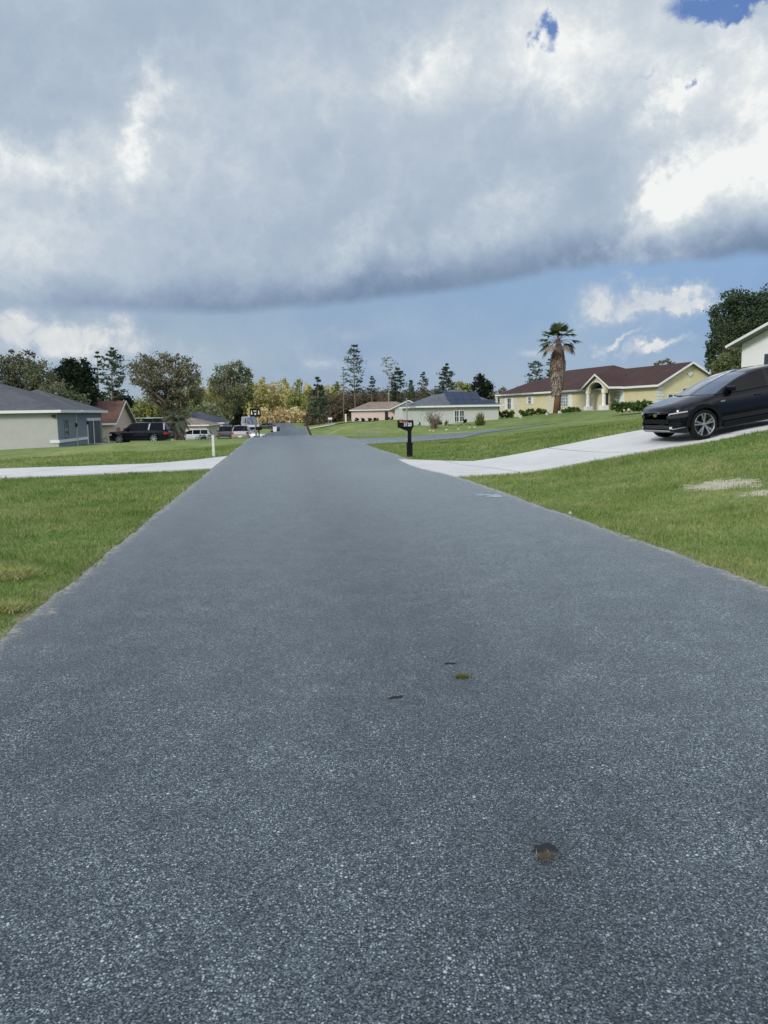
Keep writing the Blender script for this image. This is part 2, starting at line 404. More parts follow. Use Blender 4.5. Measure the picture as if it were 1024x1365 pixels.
M['stone'] = simple('pale rock', (.46, .44, .39), .9, .25, 6, bump=.5); M['terracotta'] = simple('clay tile', (.35, .16, .09), .9, .2)
M['number'] = simple('white vinyl numerals', (.75, .76, .80), .5, .03); M['paint_mark'] = simple('utility paint', (.45, .60, .70), .8, .3, 30)
M['tar'] = simple('dark pothole', (.012, .014, .016), .9, .3, 30)
L_ = leafmat
M['l_oak'] = L_('oak leaves', (0.063, 0.085, 0.040), (0.143, 0.170, 0.074), (0.298, 0.269, 0.128)); M['l_oakbrown'] = L_('brownish oak leaves', (0.075, 0.088, 0.056), (0.179, 0.181, 0.109), (0.296, 0.272, 0.186))
M['l_dark'] = L_('dark evergreen leaves', (.006, .012, .007), (.014, .026, .012), (.035, .055, .022)); M['l_pine'] = L_('pine needles', (0.028, 0.052, 0.039), (0.064, 0.108, 0.064), (0.151, 0.194, 0.098))
M['l_scrub'] = L_('scrub leaves', (0.079, 0.093, 0.055), (0.161, 0.186, 0.100), (0.290, 0.310, 0.168)); M['l_yellow_lit'] = L_('golden leaves with sunlight in colour', (0.195, 0.198, 0.076), (0.470, 0.417, 0.165), (0.720, 0.719, 0.382), .18)  # woodland yellow brightened: the patch of sunlight is put into the leaf colour
M['l_yelgreen'] = L_('yellow green leaves', (0.112, 0.150, 0.045), (0.291, 0.320, 0.101), (0.605, 0.540, 0.202), .2); M['l_tan_lit'] = L_('tan leaves with sunlight in colour', (0.292, 0.227, 0.118), (0.620, 0.491, 0.259), (0.800, 0.800, 0.475), .2)  # woodland tan also brightened to carry sunlight in its colour
M['l_brown'] = L_('bare brown thicket', (0.076, 0.061, 0.044), (0.147, 0.123, 0.081), (0.268, 0.209, 0.140), .15); M['l_hedge'] = L_('hedge leaves', (0.028, 0.063, 0.014), (0.070, 0.126, 0.025), (0.154, 0.224, 0.056), 1.5)
M['l_tree_r'] = L_('broadleaf leaves', (0.021, 0.041, 0.024), (0.055, 0.088, 0.044), (0.128, 0.169, 0.085)); M['l_palm'] = L_('palm frond', (0.026, 0.052, 0.019), (0.065, 0.104, 0.039), (0.169, 0.195, 0.091))
M['l_skirt'] = L_('dead palm skirt', (0.131, 0.102, 0.081), (0.285, 0.235, 0.191), (0.499, 0.446, 0.382), 1.2); M['l_rust'] = L_('rust palm fibre', (0.115, 0.071, 0.056), (0.218, 0.142, 0.112), (0.347, 0.269, 0.206), 1.2)
M['l_yucca'] = L_('yucca leaves', (.07, .09, .03), (.17, .18, .06), (.32, .30, .12), 1.5); M['l_dryshrub'] = L_('dry shrub twigs', (.08, .065, .05), (.15, .12, .095), (.24, .20, .16), 1.0)
M['l_redtip'] = L_('reddish leaves', (0.048, 0.024, 0.016), (0.096, 0.048, 0.028), (0.128, 0.080, 0.040))
def grassmat():
    m, t, b = newmat('grass')
    a = t.node('ShaderNodeAttribute', attribute_name='rnd').outputs['Fac']
    geo = t.node('ShaderNodeNewGeometry').outputs['Position']
    n0 = t.noise(geo, .09, 3, .6).outputs[0]; n1 = t.noise(geo, .7, 5, .65).outputs[0]; n2 = t.noise(geo, 7, 5, .7).outputs[0]
    v = t.m('ADD', t.m('ADD', t.m('MULTIPLY', n0, .32), t.m('MULTIPLY', n1, .34)), t.m('ADD', t.m('MULTIPLY', n2, .14), t.m('MULTIPLY', a, .20)))
    c = t.ramp(v, [(.37, (.070, .145, .028)), (.46, (.145, .228, .054)), (.53, (.225, .295, .088)), (.63, (.40, .39, .19))])
    dry = t.rng(t.noise(geo, 1.1, 6, .7).outputs[0], .50, .68, smooth=True)
    c = t.mix(t.m('MULTIPLY', dry, t.m('MULTIPLY', a, .65)), c, (.38, .33, .17))
    c = t.mix(t.rng(a, .86, .98), c, (.46, .41, .24))
    t.set(b.inputs['Base Color'], c); b.inputs['Roughness'].default_value = .8; b.inputs['Specular IOR Level'].default_value = .2
    tr = t.node('ShaderNodeBsdfTranslucent'); t.set(tr.inputs[0], c)
    mx = t.node('ShaderNodeMixShader'); mx.inputs[0].default_value = .35
    t.l.new(b.outputs[0], mx.inputs[1]); t.l.new(tr.outputs[0], mx.inputs[2]); t.l.new(mx.outputs[0], m.node_tree.nodes['Material Output'].inputs[0])
    return m
M['grass'] = grassmat()

# ------------------------------------------------------------------ ground
def make_ground():
    nx, ny = 300, 380
    tx = np.linspace(-1, 1, nx); xs = 450 * np.sinh(4.6 * tx) / math.sinh(4.6) + 1
    ty = np.linspace(-.52, 1, ny); ys = 900 * np.sinh(5.0 * ty) / math.sinh(5.0) + 8
    gx, gy = np.meshgrid(xs, ys)
    z = gz_np(gx, gy).reshape(gx.shape)
    far = np.clip((np.hypot(gx, gy) - 330) / 150, 0, 1)
    z = z * (1 - far) + (-1.5) * far
    V = np.stack([gx, gy, z], -1).reshape(-1, 3)
    me = bpy.data.meshes.new('ground'); i = np.arange((ny - 1) * nx).reshape(ny - 1, nx)[:, :-1].ravel()
    F = np.stack([i, i + 1, i + nx + 1, i + nx], -1)
    me.vertices.add(len(V)); me.vertices.foreach_set('co', V.astype(np.float32).ravel())
    me.loops.add(F.size); me.loops.foreach_set('vertex_index', F.astype(np.int32).ravel())
    me.polygons.add(len(F)); me.polygons.foreach_set('loop_start', np.arange(0, F.size, 4, dtype=np.int32)); me.polygons.foreach_set('loop_total', np.full(len(F), 4, dtype=np.int32))
    me.update(calc_edges=True); me.materials.append(M['lawn'])
    me.polygons.foreach_set('use_smooth', np.ones(len(F), dtype=bool))
    o = bpy.data.objects.new('ground', me); COL.objects.link(o); tag(o, kind='structure')
make_ground()

def jit(s, seed, amp):
    return amp * (math.sin(s * 2.3 + seed) * .35 + math.sin(s * 5.9 + seed * 2.1) * .3 + math.sin(s * 13.1 + seed * .7) * .25 + math.sin(s * 31 + seed * 3) * .2)
def strip(name, mat, rows, off, nlat=8, edgejit=0.0, thick=0.0):
    """rows: list of (left xy, right xy). Drapes a sheet on the terrain, UV in metres"""
    vs = []; uvs = []; fs = []
    run = 0
    P = []
    for i, (a, b) in enumerate(rows):
        a = Vector((a[0], a[1])); b = Vector((b[0], b[1]))
        if i: run += (((a + b) / 2) - prev).length
        prev = (a + b) / 2
        w = (b - a).length; d = (b - a) / max(w, 1e-6)
        a2 = a + d * jit(run, 1, edgejit); b2 = b - d * jit(run, 9, edgejit)
        for k in range(nlat + 1):
            q = a2.lerp(b2, k / nlat); P.append(q)
            l = w * k / nlat; uvs.append((l, min(l, w - l)) if mat is M['asphalt'] else (run, l))
    zz = gz_np([p.x for p in P], [p.y for p in P])
    for p, z in zip(P, zz): vs.append((p.x, p.y, z + off + .0004 * max(0, p.y - 20)))
    n = nlat + 1
    for i in range(len(rows) - 1):
        for k in range(nlat): fs.append((i * n + k, i * n + k + 1, (i + 1) * n + k + 1, (i + 1) * n + k))
    if thick:
        m0 = len(vs)
        edges = [i * n for i in range(len(rows))], [i * n + nlat for i in range(len(rows))], list(range(n)), [(len(rows) - 1) * n + k for k in range(n)]
        for E in edges:
            st = len(vs)
            for e in E: vs.append((vs[e][0], vs[e][1], vs[e][2] - thick)); uvs.append(uvs[e])
            for i in range(len(E) - 1): fs.append((E[i], E[i + 1], st + i + 1, st + i))
    me = bpy.data.meshes.new(name); me.from_pydata(vs, [], fs); me.update()
    uvl = me.uv_layers.new(name='UVMap')
    for lp in me.loops: uvl.data[lp.index].uv = uvs[lp.vertex_index]
    for p in me.polygons: p.use_smooth = False
    me.materials.append(mat)
    o = bpy.data.objects.new(name, me); COL.objects.link(o); tag(o, kind='structure'); return o
ss = [-12]
while ss[-1] < 330: ss.append(ss[-1] + max(.1, abs(ss[-1] - 6) * .012))
strip('road', M['asphalt'], [((road_l(s), s), (road_r(s), s)) for s in ss], .022, 10, .035)
def resample(pts, n):
    pts = [Vector((p[0], p[1])) for p in pts]
    L = [0]
    for i in range(1, len(pts)): L.append(L[-1] + (pts[i] - pts[i - 1]).length)
    out = []
    for k in range(n):
        s = L[-1] * k / (n - 1)
        i = max(j for j in range(len(L)) if L[j] <= s + 1e-9); i = min(i, len(pts) - 2)
        t = (s - L[i]) / max(1e-6, L[i + 1] - L[i]); out.append(pts[i].lerp(pts[i + 1], t))
    return out
def hp(l): return [hit(*p) for p in l]
nearE = [(-3.5, 34.5)] + [tuple(v)[:2] for v in hp([(462, 595), (475, 593.6), (507, 591.6), (549, 589), (590, 586), (618, 583.8), (640, 578.5)])]
farE = [(-6.5, 47.5)] + [tuple(v)[:2] for v in hp([(463, 585), (500, 584.6), (533, 583.6), (570, 580.8), (600, 579), (625, 577.5)])]
nearE += [(nearE[-1][0] + 6, nearE[-1][1] + 6)]; farE += [(nearE[-1][0] - 3, nearE[-1][1] + 5)]
strip('cross_street', M['asphalt'], list(zip(resample(farE, 60), resample(nearE, 60))), .014, 8, .05)
# near left driveway
up = [(-26, 23.6)] + [tuple(v)[:2] for v in hp([(0, 626.5), (100, 623.5), (206, 619.5), (262, 614.5), (304, 609.3)])]
lo = [(-26, 17.4)] + [tuple(v)[:2] for v in hp([(0, 639.5), (80, 635.5), (166, 631.5), (240, 628.5), (283, 626)])]
strip('driveway', M['concrete'], list(zip(resample(up, 50), resample(lo, 50))), .04, 6, .02, .1)
# near right driveway
up = [tuple(v)[:2] for v in hp([(531, 614), (585, 615.8), (632, 616.6), (653, 613.5), (745, 596.5), (858, 574.6)])] + [(11.5, 23.6), (13.9, 23.9)]
lo = [tuple(v)[:2] for v in hp([(606, 637), (655, 634.5), (704, 630.5), (765, 621), (827, 609), (940, 590), (1024, 573.5)])] + [(13.9, 18.9)]
strip('driveway', M['concrete'], list(zip(resample(up, 60), resample(lo, 60))), .045, 8, .012, .1)
# far driveways
strip('driveway', M['concrete_old'], [((x, 73 - .13 * x * 0), (x, 67.5)) for x in np.linspace(-46, -11.3, 40)], .03, 4)
strip('driveway', M['concrete_old'], [((x, 126), (x, 112)) for x in np.linspace(-46, -17.6, 40)], .03, 4)
pa = hp([(404, 583.0), (430, 580.5), (460, 578.7), (478, 577.5)]); pb = hp([(404, 584.4), (430, 582), (460, 580.2), (480, 578.8)])
pa = hp([(412, 571.5), (440, 566.5), (470, 561.8), (500, 561)]); pb = hp([(414, 573), (440, 568.3), (470, 563), (500, 561.8)])
strip('path', M['concrete_old'], list(zip(resample(pa, 30), resample(pb, 30))), .06, 2)

# ---- grass blades near the road
def blades(name, x0, x1, y0, y1, dens, h, inside, label=None):
    n = int((x1 - x0) * (y1 - y0) * dens)
    x = rng.uniform(x0, x1, n); y = rng.uniform(y0, y1, n)
    keep = inside(x, y); x = x[keep]; y = y[keep]; return x, y
def make_grass():
    rd = gz_np
    allx = []; ally = []; hh = []
    def driveR(x, y):  # inside the right driveway
        yl = 17.3 + .13 * (x - 1.6) - .02; yu = np.where(x < 2.8, 24.3 - .75 * (x - .5), 22.65 + .13 * (x - 2.8))
        return (y > yl + .05) & (y < yu - .05)
    def driveL(x, y):
        return (y > 18.0 - (x + 12) * -.16 - .0) & (y < 23.4 + (x + 12) * .3) & False
    bands = [(2.5, 8, 2600, 1.0, .016), (8, 13, 1500, 1.15, .02), (13, 22, 600, 1.4, .028), (22, 40, 170, 1.8, .045)]
    V = []; RN = []
    upL = [(p[0], p[1]) for p in [(-26, 23.6)] + [tuple(v)[:2] for v in hp([(0, 626.5), (100, 623.5), (206, 619.5), (262, 614.5), (304, 609.3)])]]
    loL = [(p[0], p[1]) for p in [(-26, 17.4)] + [tuple(v)[:2] for v in hp([(0, 639.5), (80, 635.5), (166, 631.5), (240, 628.5), (283, 626)])]]
    upR = [(p[0], p[1]) for p in up]; loR = [(p[0], p[1]) for p in lo]
    crossN = [(p[0], p[1]) for p in nearE]
    def itp(x, pts):
        a = np.array(sorted(pts)); return np.interp(x, a[:, 0], a[:, 1])
    for (y0, y1, dens, hs, wd) in bands:
        for side in (-1, 1):
            if side < 0: x0, x1 = -.56 * y1 - .8, road_l(y0) + .1
            else: x0, x1 = road_r(y1) - .1, .56 * y1 + 1
            n = int((x1 - x0) * (y1 - y0) * dens)
            x = rng.uniform(x0, x1, n); y = rng.uniform(y0, y1, n)
            ej = rng.normal(0, .05, n) + .06 * np.sin(y * 3.1) * np.sin(y * 1.3) + .04 * np.sin(y * 8.3 + 1) + .03 * np.sin(y * 21)
            k = (x < road_l(y) + ej - .02) if side < 0 else (x > road_r(y) + ej * 1 + .02)
            k &= np.abs(x) < .54 * y + 1.0
            if side < 0: k &= ~((y > itp(x, loL) - .03) & (y < itp(x, upL) + .05))
            else:
                k &= ~((y > itp(x, loR) - .03) & (y < itp(x, upR) + .03) & (x > .4))
                k &= ~((y > itp(x, crossN) - .1) & (x > -3) & (y > 34))
            # thin over the sandy patches
            for (px, py, rx, ry) in ((968, 646, .6, .5), (1022, 657, .5, .35), (936, 649, .35, .25)):
                hqp = SAND[(px, py)]
                dd = ((x - hqp.x) / rx) ** 2 + ((y - hqp.y) / ry) ** 2 + rng.normal(0, .75, n)
                k &= ~(dd < 1)
            x = x[k]; y = y[k]; n = len(x)
            z = rd(x, y)
            pat = np.sin(x * 1.3 + 2 * np.sin(y * .7)) * np.sin(y * 1.1 + 1.5 * np.sin(x * .9))
            tuftf = (np.sin(x * 5.1 + 3 * np.sin(y * 2.3)) * np.sin(y * 4.3 + 2 * np.sin(x * 3.1)) > .82)
            h = rng.uniform(.020, .045, n) * hs * (1 + .45 * pat) * (1 + 1.4 * tuftf * rng.random(n))
            az = rng.uniform(0, 2 * math.pi, n); lean = rng.uniform(.2, 1.1, n) * h
            w = wd * rng.uniform(.35, .8, n) * .5
            fa = rng.normal(0, .8, n)
            dx, dy = np.cos(fa), np.sin(fa)
            a = np.stack([x - dx * w, y - dy * w, z - .004], -1); b = np.stack([x + dx * w, y + dy * w, z - .004], -1)
            c = np.stack([x + np.cos(az) * lean, y + np.sin(az) * lean, z + h], -1)
            V.append(np.stack([a, b, c], 1).reshape(-1, 3)); RN.append(np.clip(rng.beta(2, 2.4, n) + .12 * pat + (rng.random(n) > .95) * .35, 0, 1))
    V = np.concatenate(V); RN = np.concatenate(RN)
    o = np_mesh('grass', V, 3, M['grass'], rnd=RN)
    tag(o, 'short green grass blades on the lawns beside the road', 'grass', kind='stuff')
    print('blades', len(RN))
SAND = {(a, b): hit(a, b) for a, b in ((968, 646), (1022, 657), (936, 649))}
make_grass()

# ------------------------------------------------------------------ road details
def road_decal(name, pts_c, r, mat, label, cat, off=.026, ang=0, sq=.5, n=18, seed=0):
    rr = random.Random(seed); c = hit(*pts_c); mb = MB(); base = Vector((c.x, c.y, gz(c.x, c.y) + off))
    ring = []
    for k in range(n):
        a = 2 * math.pi * k / n; q = r * rr.uniform(.65, 1.15)
        u, v = q * math.cos(a), q * sq * math.sin(a)
        ring.append((c.x + u * math.cos(ang) - v * math.sin(ang), c.y + u * math.sin(ang) + v * math.cos(ang), base.z))
    mb.add(ring + [tuple(base)], [(k, (k + 1) % n, n) for k in range(n)])
    o = mb.build(name, mat, base=base); tag(o, label, cat); return o
road_decal('pothole', (600, 891), .045, M['tar'], 'small dark pit in the asphalt just beyond the green weed tuft', 'pothole', seed=1, sq=.4)
road_decal('pothole', (527, 938), .045, M['tar'], 'small dark pit in the asphalt left of the green weed tuft', 'pothole', seed=2, sq=.4, ang=.4)
road_decal('pothole', (727, 1150), .045, M['tar'], 'dark hollow in the asphalt holding the brown dry weed', 'pothole', seed=3, sq=.8)
def tuft(px, py, n, hgt, spread, mat, label, seed, name='weed_tuft', cat='weed', group='weeds sprouting through the asphalt', w=.0018, sq=.55):
    r = np.random.default_rng(seed); c = hit(px, py); z0 = gz(c.x, c.y) + .024
    x = c.x + r.normal(0, spread, n); y = c.y + r.normal(0, spread * sq, n); h = r.uniform(.3, 1, n) * hgt
    az = r.uniform(0, 6.28, n); fa = r.uniform(-.5, .5, n)
    a = np.stack([x - np.cos(fa) * w, y - np.sin(fa) * w, np.full(n, z0)], -1); b = np.stack([x + np.cos(fa) * w, y + np.sin(fa) * w, np.full(n, z0)], -1)
    t = np.stack([x + np.cos(az) * h * 1.1, y + np.sin(az) * h * 1.1, z0 + h * .8], -1)
    o = np_mesh(name, np.stack([a, b, t], 1).reshape(-1, 3), 3, mat, base=(c.x, c.y, z0), rnd=r.random(n)); tag(o, label, cat, group)
M['weed'] = leafmat('weed', (.05, .06, .012), (.12, .13, .03), (.24, .22, .08), 20); M['weed_dry'] = leafmat('dry weed', (.06, .055, .04), (.15, .13, .085), (.34, .29, .21), 20)
M['grass_dry'] = leafmat('dry grass', (.14, .19, .05), (.28, .30, .10), (.50, .46, .24), 20)
tuft(617, 912, 260, .028, .024, M['weed'], 'green weed tuft growing through the middle of the road', 1)
tuft(729, 1155, 170, .022, .018, M['weed_dry'], 'brown dry weed in a hollow, nearest the bottom of the photo', 2)
tuft(14, 772, 900, .10, .13, M['grass_dry'], 'pale dry grass tuft in the lawn at the left edge, the farther one', 11, 'grass_tuft', 'grass', 'dry grass tufts in the left lawn', .004, .8)
tuft(10, 818, 500, .09, .07, M['grass_dry'], 'pale dry grass tuft in the lawn at the left edge, the nearer one', 12, 'grass_tuft', 'grass', 'dry grass tufts in the left lawn', .004, .8)
mk = MB(); c0 = hit(652, 663)
rr = random.Random(4)
for i in range(16):
    a = hit(rr.uniform(632, 666), rr.uniform(661.5, 665.5)); s = rr.uniform(.03, .1)
    mk.quad((a.x - s, a.y - s * .5, .027), (a.x + s, a.y - s * .3, .027), (a.x + s * .8, a.y + s * .6, .027), (a.x - s * .7, a.y + s * .4, .027)) if i == 0 else mk.quad(*[(a.x + q[0] * s, a.y + q[1] * s, .027 + i * .0002) for q in ((-1, -.5), (1, -.3), (.8, .6), (-.7, .4))])
tag(mk.build('paint_mark', M['paint_mark'], base=(c0.x, c0.y, .027)), 'pale blue sprayed utility mark near the right road edge', 'paint mark')

# ------------------------------------------------------------------ foliage
def leaf_quads(C, Rr, n, size, rg, flat=0.0, clumps=None, shell=.55):
    """C centre, Rr radii -> (n*4,3)"""
    C = np.array(C, float); Rr = np.array(Rr, float)
    k = clumps or max(6, n // 40)
    d = rg.normal(size=(k, 3)); d /= np.linalg.norm(d, axis=1)[:, None]
    rad = shell + (1 - shell) * rg.random(k) ** .6
    cc = d * rad[:, None]
    idx = rg.integers(0, k, n)
    p = cc[idx] + rg.normal(size=(n, 3)) * (.17)
    p = C + p * Rr
    return quads_at(p, size, rg, flat)
def quads_at(p, size, rg, flat=0.0, aspect=.6):
    n = len(p)
    u = rg.normal(size=(n, 3)); u[:, 2] *= (1 - flat); u /= np.linalg.norm(u, axis=1)[:, None]
    w = rg.normal(size=(n, 3)); w[:, 2] *= (1 - flat); v = w - (w * u).sum(1)[:, None] * u; v /= np.linalg.norm(v, axis=1)[:, None]
    s = size * rg.uniform(.5, 1.3, n)[:, None]
    a = p - u * s; b = p + v * s * aspect; c = p + u * s; d = p - v * s * aspect
    return np.stack([a, b, c, d], 1).reshape(-1, 3)
def limb(mb, a, b, r0, r1, bend=.15, rnd=random, seg=6):
    a = Vector(a); b = Vector(b); L = (b - a).length
    m1 = a.lerp(b, .35) + Vector((rnd.uniform(-1, 1), rnd.uniform(-1, 1), rnd.uniform(0, 1))) * L * bend
    m2 = a.lerp(b, .7) + Vector((rnd.uniform(-1, 1), rnd.uniform(-1, 1), rnd.uniform(-.3, .6))) * L * bend
    mb.tube([a, m1, m2, b], [r0, r0 * .75 + r1 * .25, r0 * .35 + r1 * .65, r1], seg)
def broadleaf(name, D, base_px, lobes, n, size, leaf, label, cat='tree', bark='bark', group=None, tr=.22, seed=1, depth=1.0, fork=.4, limbs=True, shell=.5, trunk_from=None):
    """lobes: (px,py,rx,ry) in photo pixels read at distance D"""
    rg = np.random.default_rng(seed); rn = random.Random(seed)
    bx = X(base_px, D); b0 = Vector((bx, D, gz(bx, D) - .1))
    root = empty(name, b0, label, cat, group)
    k = D / FPX
    W = []
    area = sum(l[2] * l[3] for l in lobes)
    cen = [];
    for (px, py, rx, ry) in lobes:
        dd = D + rn.uniform(-.6, .6) * rx * k * depth * 1.4
        c = U(px, py, dd); cen.append((c, rx * k, ry * k))
        m = max(12, int(n * 1.35 * rx * ry / area))
        W.append(leaf_quads(c, (rx * k, (rx + ry) / 2 * k * depth, ry * k), m, size * .86, rg, clumps=max(6, m // 22), shell=shell))
    V = np.concatenate(W); rnd = rg.random(len(V) // 4)
    np_mesh('crown', V, 4, M[leaf], root, base=b0, rnd=rnd)
    tb = MB(); topz = max(c.z for c, _, _ in cen); lowz = min(c.z for c, _, _ in cen)
    cx = sum(c.x for c, _, _ in cen) / len(cen)
    f = Vector((b0.x * .8 + cx * .2, D, b0.z + (topz - b0.z) * fork))
    tb.tube([b0, b0.lerp(f, .5) + Vector((rn.uniform(-.2, .2), 0, 0)), f], [tr * 1.25, tr, tr * .85], 9)
    if limbs:
        for (c, rx, rz) in cen:
            limb(tb, f + Vector((0, 0, rn.uniform(-.6, .2))), c, tr * .6, tr * .12, rnd=rn)
            for _ in range(4):
                e = c + Vector((rn.uniform(-.8, .8) * rx, rn.uniform(-.6, .6) * rx, rn.uniform(-.2, .8) * rz)); limb(tb, c.lerp(f, .3), e, tr * .22, tr * .05, rnd=rn, seg=5)
    tb.build('trunk', M[bark], root, smooth=True)
    return root
def pine(name, D, px, ytop, ybot_crown, hw, n, leaf, label, cat='pine tree', group=None, seed=1, tr=.16, size=.35, sparse=1.0, xtop=None, tiers=None, umbrella=False, bark='bark_pine', shape=None):
    rg = np.random.default_rng(seed); rn = random.Random(seed); k = D / FPX
    bx = X(px, D); b0 = Vector((bx, D, gz(bx, D) - .1)); root = empty(name, b0, label, cat, group)
    top = U(xtop or px, ytop, D); lowc = U(px, ybot_crown, D).z
    tb = MB(); tb.tube([b0, b0.lerp(top, .5) + Vector((rn.uniform(-.15, .15), 0, 0)), top], [tr, tr * .7, tr * .15], 7)
    T = tiers or 12; W = []
    per = max(6, n // (T * 5))
    for i in range(T):
        t = (i + rn.uniform(-.3, .3)) / (T - 1); t = min(max(t, 0), 1)
        z = lowc + (top.z - lowc) * t
        if shape: w = np.interp(t, *shape) * hw * k
        elif umbrella: w = hw * k * (math.sin(math.pi * min(1, .12 + t * .8)) ** .6)
        else: w = hw * k * (1 - t) ** .75 + hw * k * .12
        for j in range(5):
            if rn.random() > sparse: continue
            a = rn.uniform(0, 2 * math.pi); L = w * rn.uniform(.55, 1.1)
            s = b0.lerp(top, (z - b0.z) / (top.z - b0.z))
            e = s + Vector((math.cos(a) * L, math.sin(a) * L, L * rn.uniform(.0, .35)))
            tb.tube([s, s.lerp(e, .5) + Vector((0, 0, -.04 * L)), e], [tr * .3, tr * .18, tr * .06], 5, cap=False)
            m = per; tt = rg.uniform(.35, 1.08, m)[:, None]
            P = np.array(s) * (1 - tt) + np.array(e) * tt + rg.normal(size=(m, 3)) * np.array([.13, .13, .09]) * max(L, .5)
            W.append(quads_at(P, size, rg, .35, .45))
    V = np.concatenate(W); np_mesh('crown', V, 4, M[leaf], root, base=b0, rnd=rg.random(len(V) // 4))
    tb.build('trunk', M[bark], root, smooth=True)
    return root

# left group
broadleaf('tree', 84, 20, [(2, 505, 22, 26), (26, 493, 20, 22), (50, 500, 20, 22), (15, 525, 30, 18), (45, 525, 30, 18), (72, 528, 24, 18), (-25, 500, 26, 30), (66, 512, 15, 14), (95, 534, 22, 12)], 11000, .17, 'l_scrub',
          'tall olive brown bushy tree rising behind the grey roof at the far left', tr=.3, seed=3, shell=.3)
broadleaf('tree', 83, 24, [(16, 468, 5, 4), (22, 474, 5, 6), (38, 470, 6, 4), (44, 474, 5, 4), (5, 480, 8, 7)], 300, .13, 'l_redtip', 'thin reddish leaved tree top poking above the olive bushy tree', tr=.12, seed=5, shell=.2)
broadleaf('tree', 96, 100, [(92, 492, 13, 14), (112, 496, 12, 16), (98, 510, 26, 18), (80, 504, 14, 14), (103, 528, 24, 18), (120, 520, 10, 20)], 9500, .2, 'l_dark', 'nearly black dense evergreen tree behind the grey house', tr=.28, seed=6, shell=.25)
pine('tree', 112, 149, 465, 540, 20, 2000, 'l_pine', 'airy dark green tree with two spires, right of the black evergreen', 'tree', seed=8, size=.24, tiers=16, sparse=.8, shape=([0, .3, .6, .85, 1], [.9, .75, .95, .55, .1]), tr=.2)
pine('tree', 114, 130, 470, 535, 11, 900, 'l_pine', 'slender dark green tree between the black evergreen and the two spired tree', 'tree', seed=9, size=.24, tiers=12, sparse=.75, tr=.16)
broadleaf('tree', 116, 140, [(128, 535, 14, 12), (150, 530, 14, 12), (165, 540, 14, 12), (140, 545, 20, 10)], 2500, .2, 'l_dark', 'low dark green bush under the two spired tree', cat='bush', seed=10)
broadleaf('oak_tree', 106, 222, [(190, 485, 17, 12), (212, 482, 18, 11), (238, 486, 18, 11), (252, 500, 15, 14), (198, 504, 20, 14), (225, 505, 24, 15), (245, 520, 20, 14), (262, 527, 9, 14), (182, 500, 10, 12), (215, 525, 22, 13), (235, 540, 18, 14), (205, 515, 14, 10)], 8500, .19, 'l_oakbrown',
          'broad spreading oak with brownish crown behind the pindo palm', 'oak tree', tr=.42, seed=12, fork=.35, shell=.55)
broadleaf('oak_tree', 138, 312, [(298, 497, 13, 11), (315, 492, 13, 10), (326, 503, 11, 12), (303, 515, 20, 13), (318, 525, 18, 13), (290, 515, 12, 14), (310, 540, 18, 12), (331, 522, 8, 13)], 6000, .22, 'l_oak',
          'round crowned green oak behind the blue roofed house by the parked cars', 'oak tree', tr=.35, seed=13, fork=.35, shell=.5, bark='bark_pale')
broadleaf('conifer', 128, 318, [(318, 556, 7, 7), (317, 566, 10, 7), (320, 548, 4, 6)], 1200, .22, 'l_dark', 'small dark conifer standing right behind the silver pickup', 'conifer', seed=14, shell=.2)
for i, (px, py, rx, ry, D, lf) in enumerate([(183, 545, 14, 16, 135, 'l_yelgreen'), (205, 540, 14, 17, 138, 'l_yelgreen'), (165, 548, 12, 12, 136, 'l_scrub'), (232, 548, 16, 12, 140, 'l_yelgreen')]):
    broadleaf('tree', D, px, [(px, py, rx, ry), (px - rx * .5, py + 8, rx * .8, ry * .7), (px + rx * .5, py + 6, rx * .8, ry * .7), (px, py + 14, rx, ry * .6)], 1900, .24, lf,
              ['yellow green tree showing left of the oak trunk above the black SUV', 'yellow green tree showing under the oak crown left of the palm', 'olive bush above the gable of the brown roofed house', 'yellow green tree hidden low behind the pindo palm'][i], seed=20 + i)
# yellow woodland at the end of the road
wl = [(262, 520, 12, 16), (281, 528, 12, 15), (345, 520, 14, 15), (362, 526, 12, 14), (378, 520, 12, 14), (395, 524, 12, 15), (412, 530, 11, 14), (335, 530, 12, 14), (426, 527, 10, 12), (250, 535, 12, 15), (299, 536, 12, 14), (318, 534, 12, 14)]
for i, (px, py, rx, ry) in enumerate(wl):
    D = 250 + (i * 37 % 30)
    lf = ['l_yelgreen', 'l_yellow_lit', 'l_yellow_lit', 'l_tan_lit', 'l_yellow_lit', 'l_yelgreen'][i % 6]
    nm = ['yellow green', 'golden', 'golden', 'tan', 'golden', 'yellow green'][i % 6]
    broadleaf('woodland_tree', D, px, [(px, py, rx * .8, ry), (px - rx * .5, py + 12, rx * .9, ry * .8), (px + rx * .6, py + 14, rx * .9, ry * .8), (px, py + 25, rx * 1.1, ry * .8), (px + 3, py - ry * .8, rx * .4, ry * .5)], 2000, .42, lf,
              'sunlit %s woodland tree at the end of the road, %s from the left' % (nm, ['second', 'third', 'seventh', 'eighth', 'ninth', 'tenth', 'eleventh', 'sixth', 'last', 'first', 'fourth', 'fifth'][i]), 'tree', group='sunlit trees at the end of the road', seed=40 + i, tr=.2, shell=.3)
